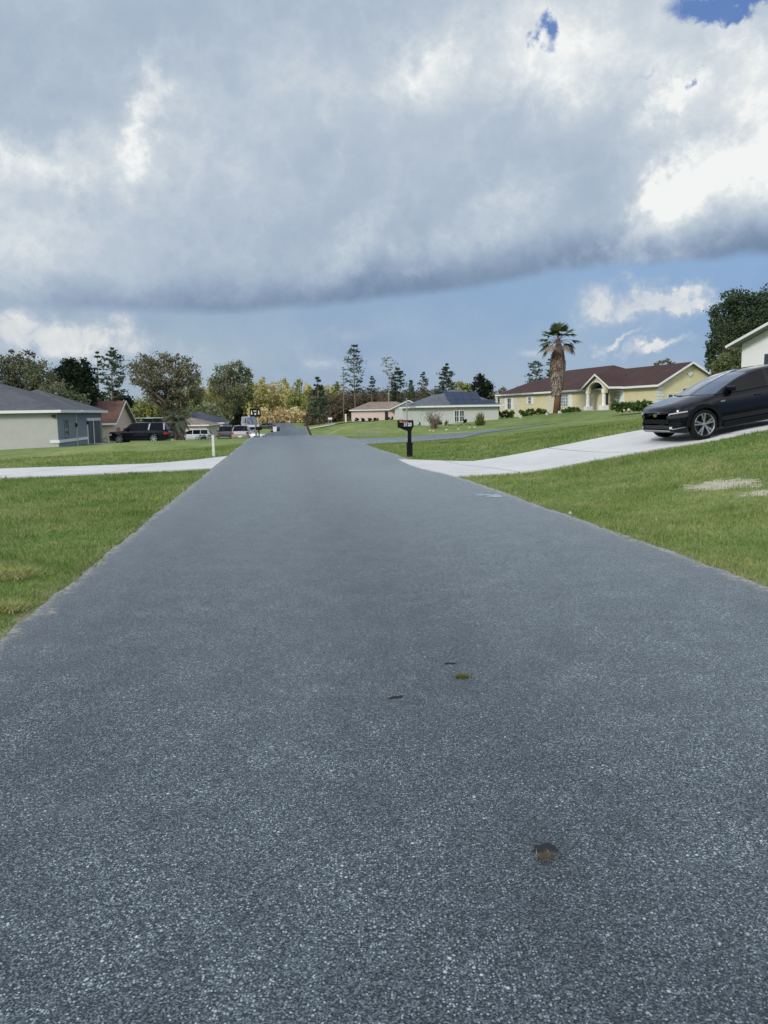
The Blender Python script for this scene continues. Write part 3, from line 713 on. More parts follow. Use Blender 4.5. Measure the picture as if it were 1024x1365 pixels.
def mass(name, xs, D, ytop_f, n, size, leaf, label, cat, seed, depth=12, gap=1.0):
    rg = np.random.default_rng(seed); px = rg.uniform(xs[0], xs[1], n); d = D + rg.uniform(0, depth, n)
    yt = np.array([ytop_f(p) for p in px]) + rg.normal(0, 1.5, n)
    P = np.empty((n, 3))
    for i in range(n):
        t = rg.random() ** .8
        a = U(px[i], yt[i], d[i]); g = gz(a.x, a.y) if i % 50 == 0 or i == 0 else g
        P[i] = (a.x, a.y, g + (a.z - g) * (1 - t) + .1)
    base = (X((xs[0] + xs[1]) / 2, D), D, gz(X((xs[0] + xs[1]) / 2, D), D))
    o = np_mesh(name, quads_at(P, size, rg, 0, .7), 4, M[leaf], base=base, rnd=rg.random(n)); tag(o, label, cat, kind='stuff'); return o
mass('woodland', (238, 445), 262, lambda p: 519 + 5 * math.sin(p * .21) + 4 * math.sin(p * .47 + 1), 13000, .55, 'l_yellow_lit', 'golden far-off woodland closing the end of the road', 'woodland', 61)
mass('undergrowth', (330, 440), 240, lambda p: 546 + 3 * math.sin(p * .3), 3200, .45, 'l_tan_lit', 'pale tan undergrowth in front of the golden woodland', 'undergrowth', 62, 6)
mass('thicket', (412, 660), 214, lambda p: 523 + 2 * math.sin(p * .3) + 1.5 * math.sin(p * .8), 12000, .42, 'l_brown', 'dense brown far-off thicket closing the view behind the pink house', 'thicket', 67)
mass('woodland', (120, 300), 180, lambda p: 538 + 4 * math.sin(p * .2), 3500, .5, 'l_scrub', 'olive far-off woodland behind the left houses', 'woodland', 63)
mass('woodland', (600, 760), 220, lambda p: 520 + 3 * math.sin(p * .25), 3500, .55, 'l_scrub', 'olive far-off woodland behind the yellow house', 'woodland', 64)
mass('woodland', (-300, 130), 175, lambda p: 525 + 4 * math.sin(p * .1), 5000, .6, 'l_scrub', 'olive far-off woodland beyond the grey house at the left', 'woodland', 65)
mass('woodland', (900, 1400), 190, lambda p: 512 + 4 * math.sin(p * .1), 5000, .6, 'l_scrub', 'dark far-off woodland behind the white house at the right', 'woodland', 66)
# brown thicket right of the road
tk = [(430, 541, 15, 13), (448, 536, 16, 16), (468, 532, 16, 15), (488, 530, 15, 13), (507, 530, 15, 12), (526, 531, 14, 11), (545, 530, 14, 11), (418, 552, 10, 10), (565, 528, 12, 9), (585, 527, 12, 9)]
for i, (px, py, rx, ry) in enumerate(tk):
    D = 196 + (i * 17 % 14)
    broadleaf('thicket_tree', D, px, [(px, py, rx, ry * .9), (px - rx * .5, py + 9, rx, ry * .9), (px + rx * .5, py + 10, rx, ry * .9), (px, py + 17, rx * 1.1, ry * .8)], 2600, .3, 'l_brown',
              'grey brown leafless thicket tree right of the road, %s from the left' % ['second', 'third', 'fourth', 'fifth', 'sixth', 'seventh', 'eighth', 'first', 'ninth', 'tenth'][i], 'tree', group='brown thicket trees behind the pink house', seed=70 + i, tr=.15, shell=.2)
pine('pine_tree', 168, 424, 504, 556, 13, 1900, 'l_pine', 'dark green pine at the left end of the brown thicket', seed=81, size=.32, tiers=12, shape=([0, .5, .8, 1], [1, 1, .6, .2]))
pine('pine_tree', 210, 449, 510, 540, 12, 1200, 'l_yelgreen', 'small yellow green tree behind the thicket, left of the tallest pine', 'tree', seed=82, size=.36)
pine('pine_tree', 172, 474, 462, 524, 14, 1500, 'l_pine', 'tallest pine with a bare straight trunk behind the thicket', seed=83, size=.27, tiers=15, sparse=.8, umbrella=True, tr=.2, xtop=471)
pine('pine_tree', 178, 458, 490, 522, 8, 260, 'l_scrub', 'thin scraggly young pine left of the tallest pine', seed=84, size=.24, tiers=9, sparse=.6)
pine('pine_tree', 185, 496, 502, 528, 9, 500, 'l_pine', 'small pine between the tallest pine and the pale leafed tree', seed=85, size=.28, tiers=9)
pine('tree', 176, 518, 477, 505, 12, 500, 'l_scrub', 'slender pale tree with sparse grey crown above the pink house', 'tree', seed=86, size=.22, tiers=8, sparse=.8, umbrella=True, bark='bark_pale', tr=.13)
pine('pine_tree', 180, 530, 492, 535, 13, 1700, 'l_pine', 'dark bushy pine right beside the slender pale tree', seed=87, size=.3, shape=([0, .5, .8, 1], [1, 1, .7, .3]))
pine('pine_tree', 190, 548, 507, 530, 8, 500, 'l_pine', 'small dark pine second right of the slender pale tree', seed=88, size=.3)
pine('pine_tree', 190, 565, 497, 530, 12, 800, 'l_pine', 'medium ragged pine above the left end of the solar roof', seed=89, size=.28, sparse=.85)
pine('pine_tree', 165, 595, 486, 532, 16, 2200, 'l_pine', 'dense cone shaped pine above the solar roof', seed=90, size=.3, tiers=13)
broadleaf('tree', 160, 642, [(640, 508, 10, 8), (648, 516, 10, 10), (635, 520, 10, 9), (645, 528, 12, 9)], 2400, .26, 'l_dark', 'dark round tree between the solar roof and the yellow house', seed=91, shell=.25)
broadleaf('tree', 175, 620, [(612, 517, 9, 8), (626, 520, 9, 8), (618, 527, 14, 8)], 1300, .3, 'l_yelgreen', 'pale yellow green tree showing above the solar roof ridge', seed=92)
pine('pine_tree', 150, 714, 483, 520, 13, 900, 'l_pine', 'pine behind the maroon roof, left of the tall fan palm', seed=93, size=.26, tiers=11, shape=([0, .5, .85, 1], [1, 1, .8, .4]))
pine('pine_tree', 150, 734, 480, 520, 9, 800, 'l_pine', 'pine half hidden behind the skirt of the tall fan palm', seed=94, size=.26, shape=([0, .5, .85, 1], [1, 1, .8, .4]))
broadleaf('tree', 140, 886, [(880, 486, 7, 5), (890, 484, 7, 5), (895, 489, 7, 5), (885, 492, 12, 5)], 700, .22, 'l_oakbrown', 'small rounded tree peeking over the maroon garage roof', seed=95)
broadleaf('oak_tree', 58, 990, [(985, 402, 22, 14), (965, 418, 18, 14), (1000, 415, 26, 20), (975, 437, 20, 15), (1015, 405, 12, 14), (1030, 400, 18, 18), (955, 432, 9, 12), (962, 455, 17, 16), (985, 460, 22, 20), (955, 480, 12, 14), (1000, 440, 26, 22), (948, 466, 7, 9), (1035, 430, 24, 26), (975, 485, 20, 16), (946, 480, 5, 12)], 17000, .115, 'l_tree_r',
          'large dark leafy tree towering behind the white house at the right edge', 'tree', tr=.4, seed=96, shell=.45)
broadleaf('bush', 50, 972, [(965, 487, 14, 14), (980, 480, 16, 16), (958, 497, 10, 10), (984, 497, 14, 12)], 3500, .11, 'l_oak', 'grey green bush beside the corner of the white house', 'bush', seed=97, shell=.3)

# ------------------------------------------------------------------ palms and shrubs
def fronds(V, c, n, L, droop, rg, width=.05, segs=8, up=(.2, 1.2), leaflet=True, ll=.3):
    for i in range(n):
        az = rg.uniform(0, 2 * math.pi); el = rg.uniform(*up); l = L * rg.uniform(.8, 1.1)
        p = np.array(c, float); d = np.array([math.cos(az) * math.cos(el), math.sin(az) * math.cos(el), math.sin(el)])
        for s in range(segs):
            q = p + d * l / segs
            d = d + np.array([0, 0, -droop / segs * (1 + s * .35)]); d /= np.linalg.norm(d)
            side = np.cross(d, [0, 0, 1]); side /= (np.linalg.norm(side) + 1e-6)
            V.append(np.array([p - side * .02, p + side * .02, q + side * .02, q - side * .02]))
            if leaflet and s > 0:
                for sg in (-1, 1):
                    for t in (.0, .33, .66):
                        a = p + (q - p) * t; le = ll * math.sin(math.pi * min(.95, (s + t) / segs * .85 + .15))
                        e = a + side * sg * le * .8 + d * le * .6 + np.array([0, 0, -.25 * le])
                        V.append(np.array([a - d * width * .5, a + d * width * .5, e + d * .01, e - d * .01]))
            p = q
def frond_obj(name, V, mat, root, rg):
    V = np.concatenate(V); return np_mesh(name, V, 4, mat, root, base=tuple(root.location), rnd=rg.random(len(V) // 4))
# pindo palm on the left lawn
rg = np.random.default_rng(5)
D = 74; b = Vector((X(238, D), D, 0)); b.z = gz(b.x, b.y) - .1
pr = empty('pindo_palm', b, 'short grey green pindo palm with arching fronds behind the black SUV', 'palm')
tp = U(236, 564, D); t = MB(); t.tube([b, b.lerp(tp, .5), tp], [.3, .26, .3], 10); t.build('trunk', M['bark'], pr, smooth=True)
V = []; fronds(V, tp, 46, 2.3, 1.5, rg, .07, 8, (.0, 1.3), ll=.42); frond_obj('crown', V, leafmat('pindo fronds', (.05, .065, .04), (.11, .13, .085), (.22, .23, .16)), pr, rg)
V = []; fronds(V, tp - Vector((0, 0, .3)), 26, 1.7, 3.2, rg, .06, 7, (-.6, .2), ll=.3); frond_obj('dead_fronds', V, M['l_skirt'], pr, rg)
# tall fan palm with a skirt
D = 84; b = Vector((X(742, D), D, 0)); b.z = gz(b.x, b.y) - .1
pr = empty('fan_palm', b, 'tall fan palm with a thick dead frond skirt in front of the yellow house', 'palm')
top = U(744.5, 452, D); t = MB(); mid = U(744, 525, D)
t.tube([b, mid, top], [.42, .34, .2], 12); t.build('trunk', simple('palm trunk', (.16, .085, .06), .95, .3, 5, bump=.8, bscale=8), pr, smooth=True)
k = D / FPX
def skirt(y0, y1, prof, n, ln, mat, seed):
    r = np.random.default_rng(seed); V = []
    for i in range(n):
        tt = r.random(); py = y0 + (y1 - y0) * tt; w = np.interp(tt, *prof) * k; c = U(np.interp(tt, [0, 1], [744.5, 742.5]), py, D)
        a = r.uniform(0, 2 * math.pi); d = np.array([math.cos(a), math.sin(a), 0]); rad = w * r.uniform(.75, 1.05)
        p = np.array(c) + d * rad * .75; l = ln * r.uniform(.6, 1.3); q = p + d * (rad * .35 + r.normal(0, .05)) + np.array([0, 0, -l]); sd = np.array([-d[1], d[0], 0]); ww = r.uniform(.04, .13)
        sk = sd * r.normal(0, .12)
        V.append(np.array([p - sd * ww, p + sd * ww, q + sd * ww * .5 + sk, q - sd * ww * .5 + sk]))
    V = np.concatenate(V); np_mesh('dead_fronds', V, 4, mat, pr, base=tuple(pr.location), rnd=r.random(len(V) // 4))
skirt(460, 488, ([0, .3, 1], [3.0, 8.5, 9]), 1400, .6, M['l_rust'], 1)
skirt(474, 518, ([0, .3, .7, 1], [8.8, 8.8, 7, 5.5]), 2000, .8, M['l_skirt'], 2)
mb = MB(); core = [U(744.5, y, D) for y in (456, 466, 480, 500, 520)]; mb.tube(core, [w * k for w in (2.5, 7, 8, 7, 4)], 14); mb.build('skirt_core', M['l_skirt'], pr, smooth=True)
def fan(V, c, d, size, rg, droop=.3):
    d = np.array(d, float); d /= np.linalg.norm(d); side = np.cross(d, [0, 0, 1]); side /= np.linalg.norm(side)
    for a in np.linspace(-1.25, 1.25, 17):
        e = d * math.cos(a) + side * math.sin(a); l = size * rg.uniform(.85, 1.05) * (1 - .2 * abs(a))
        q = np.array(c) + e * l * .6 + np.array([0, 0, -.04 * size]); q2 = q + e * l * .4 + np.array([0, 0, -droop * size * rg.uniform(.3, .8)])
        w = np.cross(e, d if abs(a) > .4 else side); pw = np.cross(e, np.cross(d, side)); pw /= (np.linalg.norm(pw) + 1e-6); pw *= size * .075
        c0 = np.array(c); V.append(np.array([c0 - pw * .3, c0 + pw * .3, q + pw, q - pw])); V.append(np.array([q - pw, q + pw, q2 + pw * .15, q2 - pw * .15]))
r = np.random.default_rng(8); V = []; st = MB(); cc = U(744.5, 455, D)
dirs = [(-1, .1, .35), (-.9, -.3, .05), (-.75, .3, .6), (-.3, -.2, 1), (.1, .2, 1), (.25, -.3, .9), (.7, .1, .8), (.95, -.2, .15), (.8, .3, -.1), (-.5, .5, .7), (.4, .6, .5), (-.2, -.8, .4), (.1, -.9, .5), (-.9, .2, -.25), (.5, -.6, .4), (-.4, -.6, .7), (-.15, -.1, 1)]
for dd in dirs:
    dv = Vector(dd).normalized(); l = r.uniform(.9, 1.45); e = Vector(cc) + dv * l + Vector((0, 0, -.1)); st.tube([cc, Vector(cc).lerp(e, .5) + Vector((0, 0, .1)), e], [.03, .025, .02], 5)
    fan(V, e, tuple(dv + Vector((0, 0, -.25))), r.uniform(1.1, 1.55), r)
V = np.concatenate(V); np_mesh('crown', V, 4, M['l_palm'], pr, base=tuple(pr.location), rnd=r.random(len(V) // 4))
V = []
for dd in ((-1, -.2, -.1), (-.8, .4, -.45), (.9, .2, -.35), (1, -.3, .05), (-.6, -.7, -.2), (.5, -.8, -.3), (-1, .1, .15)):
    dv = Vector(dd).normalized(); l = r.uniform(1.0, 1.6); e = Vector(cc) + dv * l + Vector((0, 0, -.15)); st.tube([cc, Vector(cc).lerp(e, .5) + Vector((0, 0, .08)), e], [.03, .025, .02], 5)
    V = []; fan(V, e, tuple(dv + Vector((0, 0, -.7))), r.uniform(.7, 1.0), r, .6)
    V = np.concatenate(V); np_mesh('dead_frond', V, 4, M['l_skirt'], pr, base=tuple(pr.location), rnd=r.random(len(V) // 4))
st.build('stalks', M['l_rust'], pr)

def clump(name, px, py_base, w_px, h_px, D, n, size, leaf, label, cat, seed, group=None, depth=.8):
    rg = np.random.default_rng(seed); x = X(px, D); k = D / FPX; g = gz(x, D)
    zb = U(px, py_base, D).z; b0 = (x, D, min(g, zb) - .05); h = h_px * k; w = w_px * k / 2
    V = []; m = max(3, int(w_px / max(h_px, 1) * 2))
    for i in range(m):
        cx = x + (i + .5 - m / 2) / m * 2 * w * .85
        V.append(leaf_quads((cx, D, zb + h * .48), (w / m * 1.6, min(w, h) * depth, h * .5), n // m, size, rg, shell=.5))
    V = np.concatenate(V); V[:, 2] = np.maximum(V[:, 2], b0[2])
    o = np_mesh(name, V, 4, M[leaf], base=b0, rnd=rg.random(len(V) // 4)); tag(o, label, cat, group); return o

# ------------------------------------------------------------------ houses
class Fr:
    def __init__(s, ox, oy, ux, uy):
        l = math.hypot(ux, uy); s.o = (ox, oy); s.u = (ux / l, uy / l); s.v = (uy / l, -ux / l)   # v to the right of u
    def p(s, u, v, z): return Vector((s.o[0] + s.u[0] * u + s.v[0] * v, s.o[1] + s.u[1] * u + s.v[1] * v, z))
    def u_px(s, px, v=0):   # u where the line v=const is seen at px
        q = ray(px, 540).x
        a = s.o[0] + s.v[0] * v; b = s.o[1] + s.v[1] * v
        return (a - q * b) / (q * s.u[1] - s.u[0])
    def v_px(s, px, u=0):
        q = ray(px, 540).x
        a = s.o[0] + s.u[0] * u; b = s.o[1] + s.u[1] * u
        return (a - q * b) / (q * s.v[1] - s.v[0])
    def z_px(s, px, py, u, v):
        w = s.p(u, v, 0); return EYE + ray(px, py).z * w.y
def fbox(mb, F, u0, u1, v0, v1, z0, z1):
    mb.hexa([F.p(u0, v0, z0), F.p(u1, v0, z0), F.p(u1, v1, z0), F.p(u0, v1, z0), F.p(u0, v0, z1), F.p(u1, v0, z1), F.p(u1, v1, z1), F.p(u0, v1, z1)])
def hip(F, root, mat, u0, u1, v0, v1, ze, slope, oh=.5, g0=False, g1=False, axis=None, th=.16, fascia='white', zoff=0, gwall=None, glow=.02):
    """hip roof; ridge along u (axis 'u') or v; g0/g1 gable at the low/high end of the ridge axis"""
    a0, a1, b0, b1 = u0 - oh, u1 + oh, v0 - oh, v1 + oh
    if axis is None: axis = 'u' if (u1 - u0) >= (v1 - v0) else 'v'
    if axis == 'v': a0, a1, b0, b1 = b0, b1, a0, a1
    P = (lambda a, b, z: F.p(a, b, z)) if axis == 'u' else (lambda a, b, z: F.p(b, a, z))
    hb = (b1 - b0) / 2; h = hb * slope; mid = (b0 + b1) / 2
    r0 = a0 if g0 else a0 + hb; r1 = a1 if g1 else a1 - hb
    ze += zoff
    mb = MB(); E = [P(a0, b0, ze), P(a1, b0, ze), P(a1, b1, ze), P(a0, b1, ze)]; r = [P(r0, mid, ze + h), P(r1, mid, ze + h)]
    lift = Vector((0, 0, th))
    top = [p + lift for p in E + r]
    mb.add(top, [(0, 1, 5, 4), (2, 3, 4, 5), (3, 0, 4), (1, 2, 5)] if not (g0 or g1) else [(0, 1, 5, 4), (2, 3, 4, 5)] + ([] if g0 else [(3, 0, 4)]) + ([] if g1 else [(1, 2, 5)]))
    rf = mb.build('roof', mat, root)
    # soffit and underside
    so = MB()
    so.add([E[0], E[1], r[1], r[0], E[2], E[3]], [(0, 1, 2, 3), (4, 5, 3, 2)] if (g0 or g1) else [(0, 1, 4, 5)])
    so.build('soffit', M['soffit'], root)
    fa = MB()
    def board(p, q, hh=th + .02, out=.03):
        n = (q - p).cross(Vector((0, 0, 1))).normalized() * out
        c = (E[0] + E[2]) / 2
        if (((p + q) / 2) - c).dot(n) < 0: n = -n
        fa.hexa([p - Vector((0, 0, .03)), q - Vector((0, 0, .03)), q + n - Vector((0, 0, .03)), p + n - Vector((0, 0, .03)), p + Vector((0, 0, hh)), q + Vector((0, 0, hh)), q + n + Vector((0, 0, hh)), p + n + Vector((0, 0, hh))])
    board(E[0], E[1]); board(E[2], E[3])
    if g0: board(E[0], r[0]); board(r[0], E[3])
    else: board(E[3], E[0])
    if g1: board(E[1], r[1]); board(r[1], E[2])
    else: board(E[1], E[2])
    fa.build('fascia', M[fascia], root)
    if gwall is not None:
        for g, aa, t_ in ((g0, a0 + oh, .2), (g1, a1 - oh, -.2)):
            if not g: continue
            gw = MB(); bb0, bb1 = b0 + oh, b1 - oh; s = slope
            lo = ze + oh * s
            tri = [(bb0, ze + glow), (bb1, ze + glow), (bb1, max(lo - .01, ze + glow + .01)), (mid, ze + h - .02), (bb0, max(lo - .01, ze + glow + .01))]
            va = [P(aa, b_, z_) for b_, z_ in tri]; vb = [P(aa + t_, b_, z_) for b_, z_ in tri]
            gw.add(va + vb, [(0, 1, 2, 3, 4), (5, 6, 7, 8, 9)] + [(i, (i + 1) % 5, 5 + (i + 1) % 5, 5 + i) for i in range(5)])
            gw.build('gable', gwall, root)
    return rf
def window(F, root, u0, u1, z0, z1, v=0, out=-1, axis='u', frame='white', glass='glass', fw=.07, cross=(1, 1), name='window'):
    """on the wall plane v (axis u) or plane u=v (axis v); out = outward direction"""
    P = (lambda a, b, z: (a, b, z)) if axis == 'u' else (lambda a, b, z: (b, a, z))
    def bx(mb, a0, a1, d0, d1, z0_, z1_):
        if axis == 'u': fbox(mb, F, a0, a1, d0, d1, z0_, z1_)
        else: fbox(mb, F, d0, d1, a0, a1, z0_, z1_)
    g = MB(); bx(g, u0, u1, v - .02 * abs(out), v + out * .03, z0, z1); w = g.build(name, M[glass], root)
    f = MB(); o1 = v + out * .07
    bx(f, u0 - fw, u0, v, o1, z0 - fw, z1 + fw); bx(f, u1, u1 + fw, v, o1, z0 - fw, z1 + fw)
    bx(f, u0, u1, v, o1, z1, z1 + fw); bx(f, u0, u1, v, o1, z0 - fw, z0)
    for i in range(1, cross[0] + 1):
        c = u0 + (u1 - u0) * i / (cross[0] + 1); bx(f, c - .02, c + .02, v + out * .03, v + out * .05, z0, z1)
    for i in range(1, cross[1] + 1):
        c = z0 + (z1 - z0) * i / (cross[1] + 1); bx(f, u0, u1, v + out * .031, v + out * .052, c - .02, c + .02)
    fo = f.build('frame', M[frame], None, base=w.location if False else tuple(root.location)); fo.location = (0, 0, 0); fo.parent = w
    return w

# --- grey house, left.  u runs along the road, v to the right towards the road
B = U(75.5, 552, 60.5)
F = Fr(B.x, B.y, HEAD, 1)
ze = U(75, 549.5, 60).z
gr = empty('house', (B.x, B.y, gz(B.x, B.y)), 'single storey grey stucco house with charcoal roof and dark garage door at far left', 'house')
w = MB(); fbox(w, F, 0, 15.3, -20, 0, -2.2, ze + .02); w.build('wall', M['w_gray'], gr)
w = MB(); fbox(w, F, .01, 5.4, -.2, .03, -2.2, ze - .01); fbox(w, F, 5.4, 15.29, -.2, .012, -2.2, ze - .01); w.build('front_wall', M['w_gray_shaded'], gr)  # shade of the road-facing front put into a darker stucco colour
hip(F, gr, M['rf_gray'], 0, 15.3, -20, 0, ze, .34, .45, axis='v')
hip(F, gr, M['rf_gray'], 6.2, 15.2, -9, .1, ze + .012, .40, .45)
b_ = MB(); fbox(b_, F, 0, 5.4, .03, .09, -.45, -.22); fbox(b_, F, 5.4, F.u_px(113), .012, .09, -.45, -.22); fbox(b_, F, -.05, 0, -.62, .09, -.45, -.22); b_.build('trim_band', M['white'], gr)
b_ = MB(); fbox(b_, F, 5.3, 5.5, .03, .12, -2.2, ze); b_.build('corner_board', M['w_gray'], gr)
gu0, gu1 = F.u_px(114), F.u_px(131.5)
g = MB(); fbox(g, F, gu0, gu1, 0, .05, -2, F.z_px(120, 561, gu0, 0)); gd = g.build('garage_door', M['garage_blue'], gr)
gt = MB(); zt = F.z_px(120, 561, gu0, 0); fbox(gt, F, gu0 - .12, gu1 + .1, .02, .1, zt, zt + .26); fbox(gt, F, gu0 - .12, gu0, .02, .1, -2, zt); gt.build('door_trim', M['white'], gr)
g = MB()
for i in range(1, 4): fbox(g, F, gu0, gu1, .05, .062, -1.6 + i * .55, -1.585 + i * .55)
for i in range(1, 8):
    c = gu0 + (gu1 - gu0) * i / 8; fbox(g, F, c - .02, c + .02, .05, .06, -2, zt)
go = g.build('door_panel_lines', M['dark'], None, base=tuple(gr.location)); go.location = (0, 0, 0); go.parent = gd
d_ = MB(); uu = F.u_px(121); d_.tube([F.p(uu, .12, -2), F.p(uu, .12, zt)], .05, 6); d_.build('downspout', M['white'], gr)
window(F, gr, F.u_px(83.5), F.u_px(88), F.z_px(86, 582, 2.5, 0), F.z_px(86, 560, 2.5, 0), v=.03, out=1, glass='glass', frame='w_gray_shaded')
for pxl in (70, 98, 113.5):
    l = MB(); uu = F.u_px(pxl) if pxl > 75 else 0
    if pxl == 70: v_ = F.v_px(71, 0); l.box(F.p(-.1, v_, ze - .3), (.25, .18, .2))
    else: l.box(F.p(uu, .14, ze - 1.05 if pxl < 100 else ze - .9), (.12, .12, .3))
    l.build('wall_light', M['dark'], gr)
vt = MB(); vt.box(F.p(4.2, -12.9, ze + 1.6), (.5, .5, .12)); vt.build('roof_vent', M['dark'], gr)
# --- brown roofed pink house
A = U(151, 566, 92); F2 = Fr(A.x, A.y, HEAD, 1); ze2 = A.z
h2 = empty('house', (A.x, A.y, gz(A.x, A.y)), 'pink gabled house with brown roof behind the grey garage', 'house')
L2 = F2.u_px(175)
w = MB(); fbox(w, F2, 0, L2, -14, 0, -4, ze2 + .05); w.build('wall', M['w_pink'], h2)
w = MB(); fbox(w, F2, -.05, 0, -6, -.6, -4, ze2); w.build('stone_wall', M['w_stone'], h2)
hip(F2, h2, M['rf_brown'], 0, L2, -14, 0, ze2, .42, .5, g0=False, g1=True, axis='v', gwall=M['w_pink'], glow=.05)
g = MB(); fbox(g, F2, L2 * .15, L2 * .3, -.02, .06, -2.2, ze2 - .4); g.build('door', M['terracotta'], h2)
window(F2, h2, L2 * .42, L2 * .58, ze2 - 1.7, ze2 - .5, v=0, out=1)
# --- dark roofed carport behind
D = 118; a = U(176, 558, D); bq = U(206, 558, D)
cpn = empty('carport', (a.x, D, gz(a.x, D)), 'dark open carport with white roof edge between pink house and palm', 'carport')
w = MB(); w.box(((a.x + bq.x) / 2, D + 2.5, a.z + .05), (bq.x - a.x, 6, .14)); w.build('roof', M['white'], cpn)
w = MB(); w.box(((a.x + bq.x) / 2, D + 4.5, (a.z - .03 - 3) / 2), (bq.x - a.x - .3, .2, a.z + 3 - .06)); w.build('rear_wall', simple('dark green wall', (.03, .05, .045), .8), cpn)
for xx in (a.x + .2, bq.x - .2):
    w = MB(); w.box((xx, D - .2, (a.z - .03 - 3) / 2), (.14, .14, a.z + 3 - .06)); w.build('post', M['wood_dark'], cpn)
# --- cream garage house
A = U(276, 567.5, 128); F3 = Fr(A.x, A.y, 1, .0); ze3 = A.z
h3 = empty('house', (A.x, A.y, gz(A.x, A.y)), 'cream stucco house with tan hip roof behind the white van', 'house')
w = MB(); fbox(w, F3, -7, 0, -9, 0, -6, ze3 + .02); w.build('wall', M['w_cream'], h3)
hip(F3, h3, M['rf_tan'], -7, 0, -9, 0, ze3, .3, .4)
w = MB(); fbox(w, F3, -1.0, -.05, 0, .03, -6, ze3 - .5); w.build('side_door', M['w_pale'], h3)
# --- blue roofed house
A = U(297, 564.5, 140); F4 = Fr(A.x, A.y, 1, .0); ze4 = A.z
h4 = empty('house', (A.x, A.y, gz(A.x, A.y)), 'grey house with slate blue roof behind the dark truck', 'house')
w = MB(); fbox(w, F4, -12, 0, -9, 0, -6, ze4 + .02); w.build('wall', M['w_pale'], h4)
hip(F4, h4, M['rf_blue'], -12, 0, -9, 0, ze4, .38, .4)
w = MB(); fbox(w, F4, -2.9, -.5, 0, .04, -6, ze4 - .3); w.build('garage_door', M['garage_blue'], h4)
w = MB(); fbox(w, F4, -.4, .03, 0, .08, -6, ze4 - .01); w.build('corner_post', M['white'], h4)

# --- yellow house.  u along the facade away from the camera, v to the right (depth)
G = U(877, 515, 76.2); Gu = U(660, 527.8, 114)
ze5 = G.z
F5 = Fr(G.x, G.y, Gu.x - G.x, Gu.y - G.y)
h5 = empty('house', (G.x, G.y, gz(G.x, G.y)), 'long yellow house with maroon hip roof, white columns and arched entry', 'house')
U_end = F5.u_px(660)
w = MB(); fbox(w, F5, 0.5, U_end - .5, .5, 13, -1, ze5 - .0 + .02)
w.build('wall', M['w_yellow'], h5)
ua = 18.1 - 6.5 + (F5.u_px(816, 6.5) - 18.1); ub = F5.u_px(752, 6.5) + 6.5
hip(F5, h5, M['rf_maroon'], ua + .5, ub - .5, .5, 13, ze5, .45, .5, axis='u', zoff=.004)
vend = F5.v_px(963, .5)
hip(F5, h5, M['rf_maroon'], .5, 20, .5, vend - .5, ze5, .56, .5, g0=True, g1=False, axis='u', gwall=M['w_yellow'], zoff=.0)
hip(F5, h5, M['rf_maroon'], U_end - 12, U_end - .5, .5, 8, ze5, .45, .5, axis='u', zoff=.008)
WV = .5
# garage gable end (faces the camera, plane u=.5)
zg = ze5 - .62
gv0, gv1 = F5.v_px(889, .5), F5.v_px(915, .5)
for i, (q0, q1) in enumerate(((gv0, gv0 + 2.6), (gv0 + 2.7, gv0 + 5.3))):
    if q1 > vend - .6: q1 = vend - .7
    g = MB(); fbox(g, F5, .44, .5, q0, q1, 0, zg); gd = g.build('garage_door', simple('garage door', (.60, .54, .35), .6, .06), h5)
    g = MB()
    for j in range(4):
        a0 = q0 + .15 + j * (q1 - q0 - .2) / 4; fbox(g, F5, .42, .44, a0, a0 + .42, zg - .55, zg - .2)
    go = g.build('door_glass', M['glass'], None, base=tuple(h5.location)); go.location = (0, 0, 0); go.parent = gd
g = MB(); fbox(g, F5, .46, .5, gv0 - .1, vend - .6, zg, zg + .07); g.build('door_trim', M['offwhite'], h5)
mid = (vend) / 2; pk = ze5 + mid * .56
g = MB(); c = F5.p(.42, mid, pk - 1.0); cu = F5.v
o = .33
ring = [(0, o), (o, 0), (0, -o), (-o, 0)]
fr_ = [F5.p(.4, mid + a, pk - 1.0 + b_) for a, b_ in ring]; bk = [F5.p(.5, mid + a, pk - 1.0 + b_) for a, b_ in ring]
g.add(fr_ + bk, [(0, 1, 2, 3), (4, 5, 6, 7)] + [(i, (i + 1) % 4, 4 + (i + 1) % 4, 4 + i) for i in range(4)]); g.build('gable_vent', M['offwhite'], h5)
def quoin(uc, vv=.5, axis='u', wd=.5):
    q = MB(); z = 0.2; i = 0
    while z < ze5 - .1:
        ww = wd if i % 2 == 0 else wd * .72
        if axis == 'u': fbox(q, F5, uc - ww / 2, uc + ww / 2, vv - .06, vv, z, min(z + .27, ze5 - .1))
        else: fbox(q, F5, vv - .06, vv, uc - ww / 2, uc + ww / 2, z, min(z + .27, ze5 - .1))
        z += .3; i += 1
    q.build('quoins', M['offwhite'], h5)
quoin(F5.v_px(880.5, .5) , .5, 'v', .7); quoin(.8, .5)
for px_ in (733, 689, 670, 662.5): quoin(F5.u_px(px_, .5), .5, 'u', .9)
def zfac(px, py, v=.5):
    u_ = F5.u_px(px, v); return F5.z_px(px, py, u_, v)
def fwin(x0, x1, y0, y1, sh=None, glass='glass_pale', cross=(1, 1)):
    a = F5.u_px(x1, .5); b2 = F5.u_px(x0, .5); xm = (x0 + x1) / 2
    z0, z1 = zfac(xm, y1), zfac(xm, y0)
    window(F5, h5, a, b2, z0, z1, v=.5, out=-1, glass=glass, cross=cross)
    if sh:
        for s0, s1 in sh:
            q = MB(); fbox(q, F5, F5.u_px(s1, .5), F5.u_px(s0, .5), .43, .5, z0 - .1, z1 + .1); q.build('shutter', M['white'], h5)
fwin(813, 826, 521.5, 536, [(827.2, 832)], cross=(3, 3))
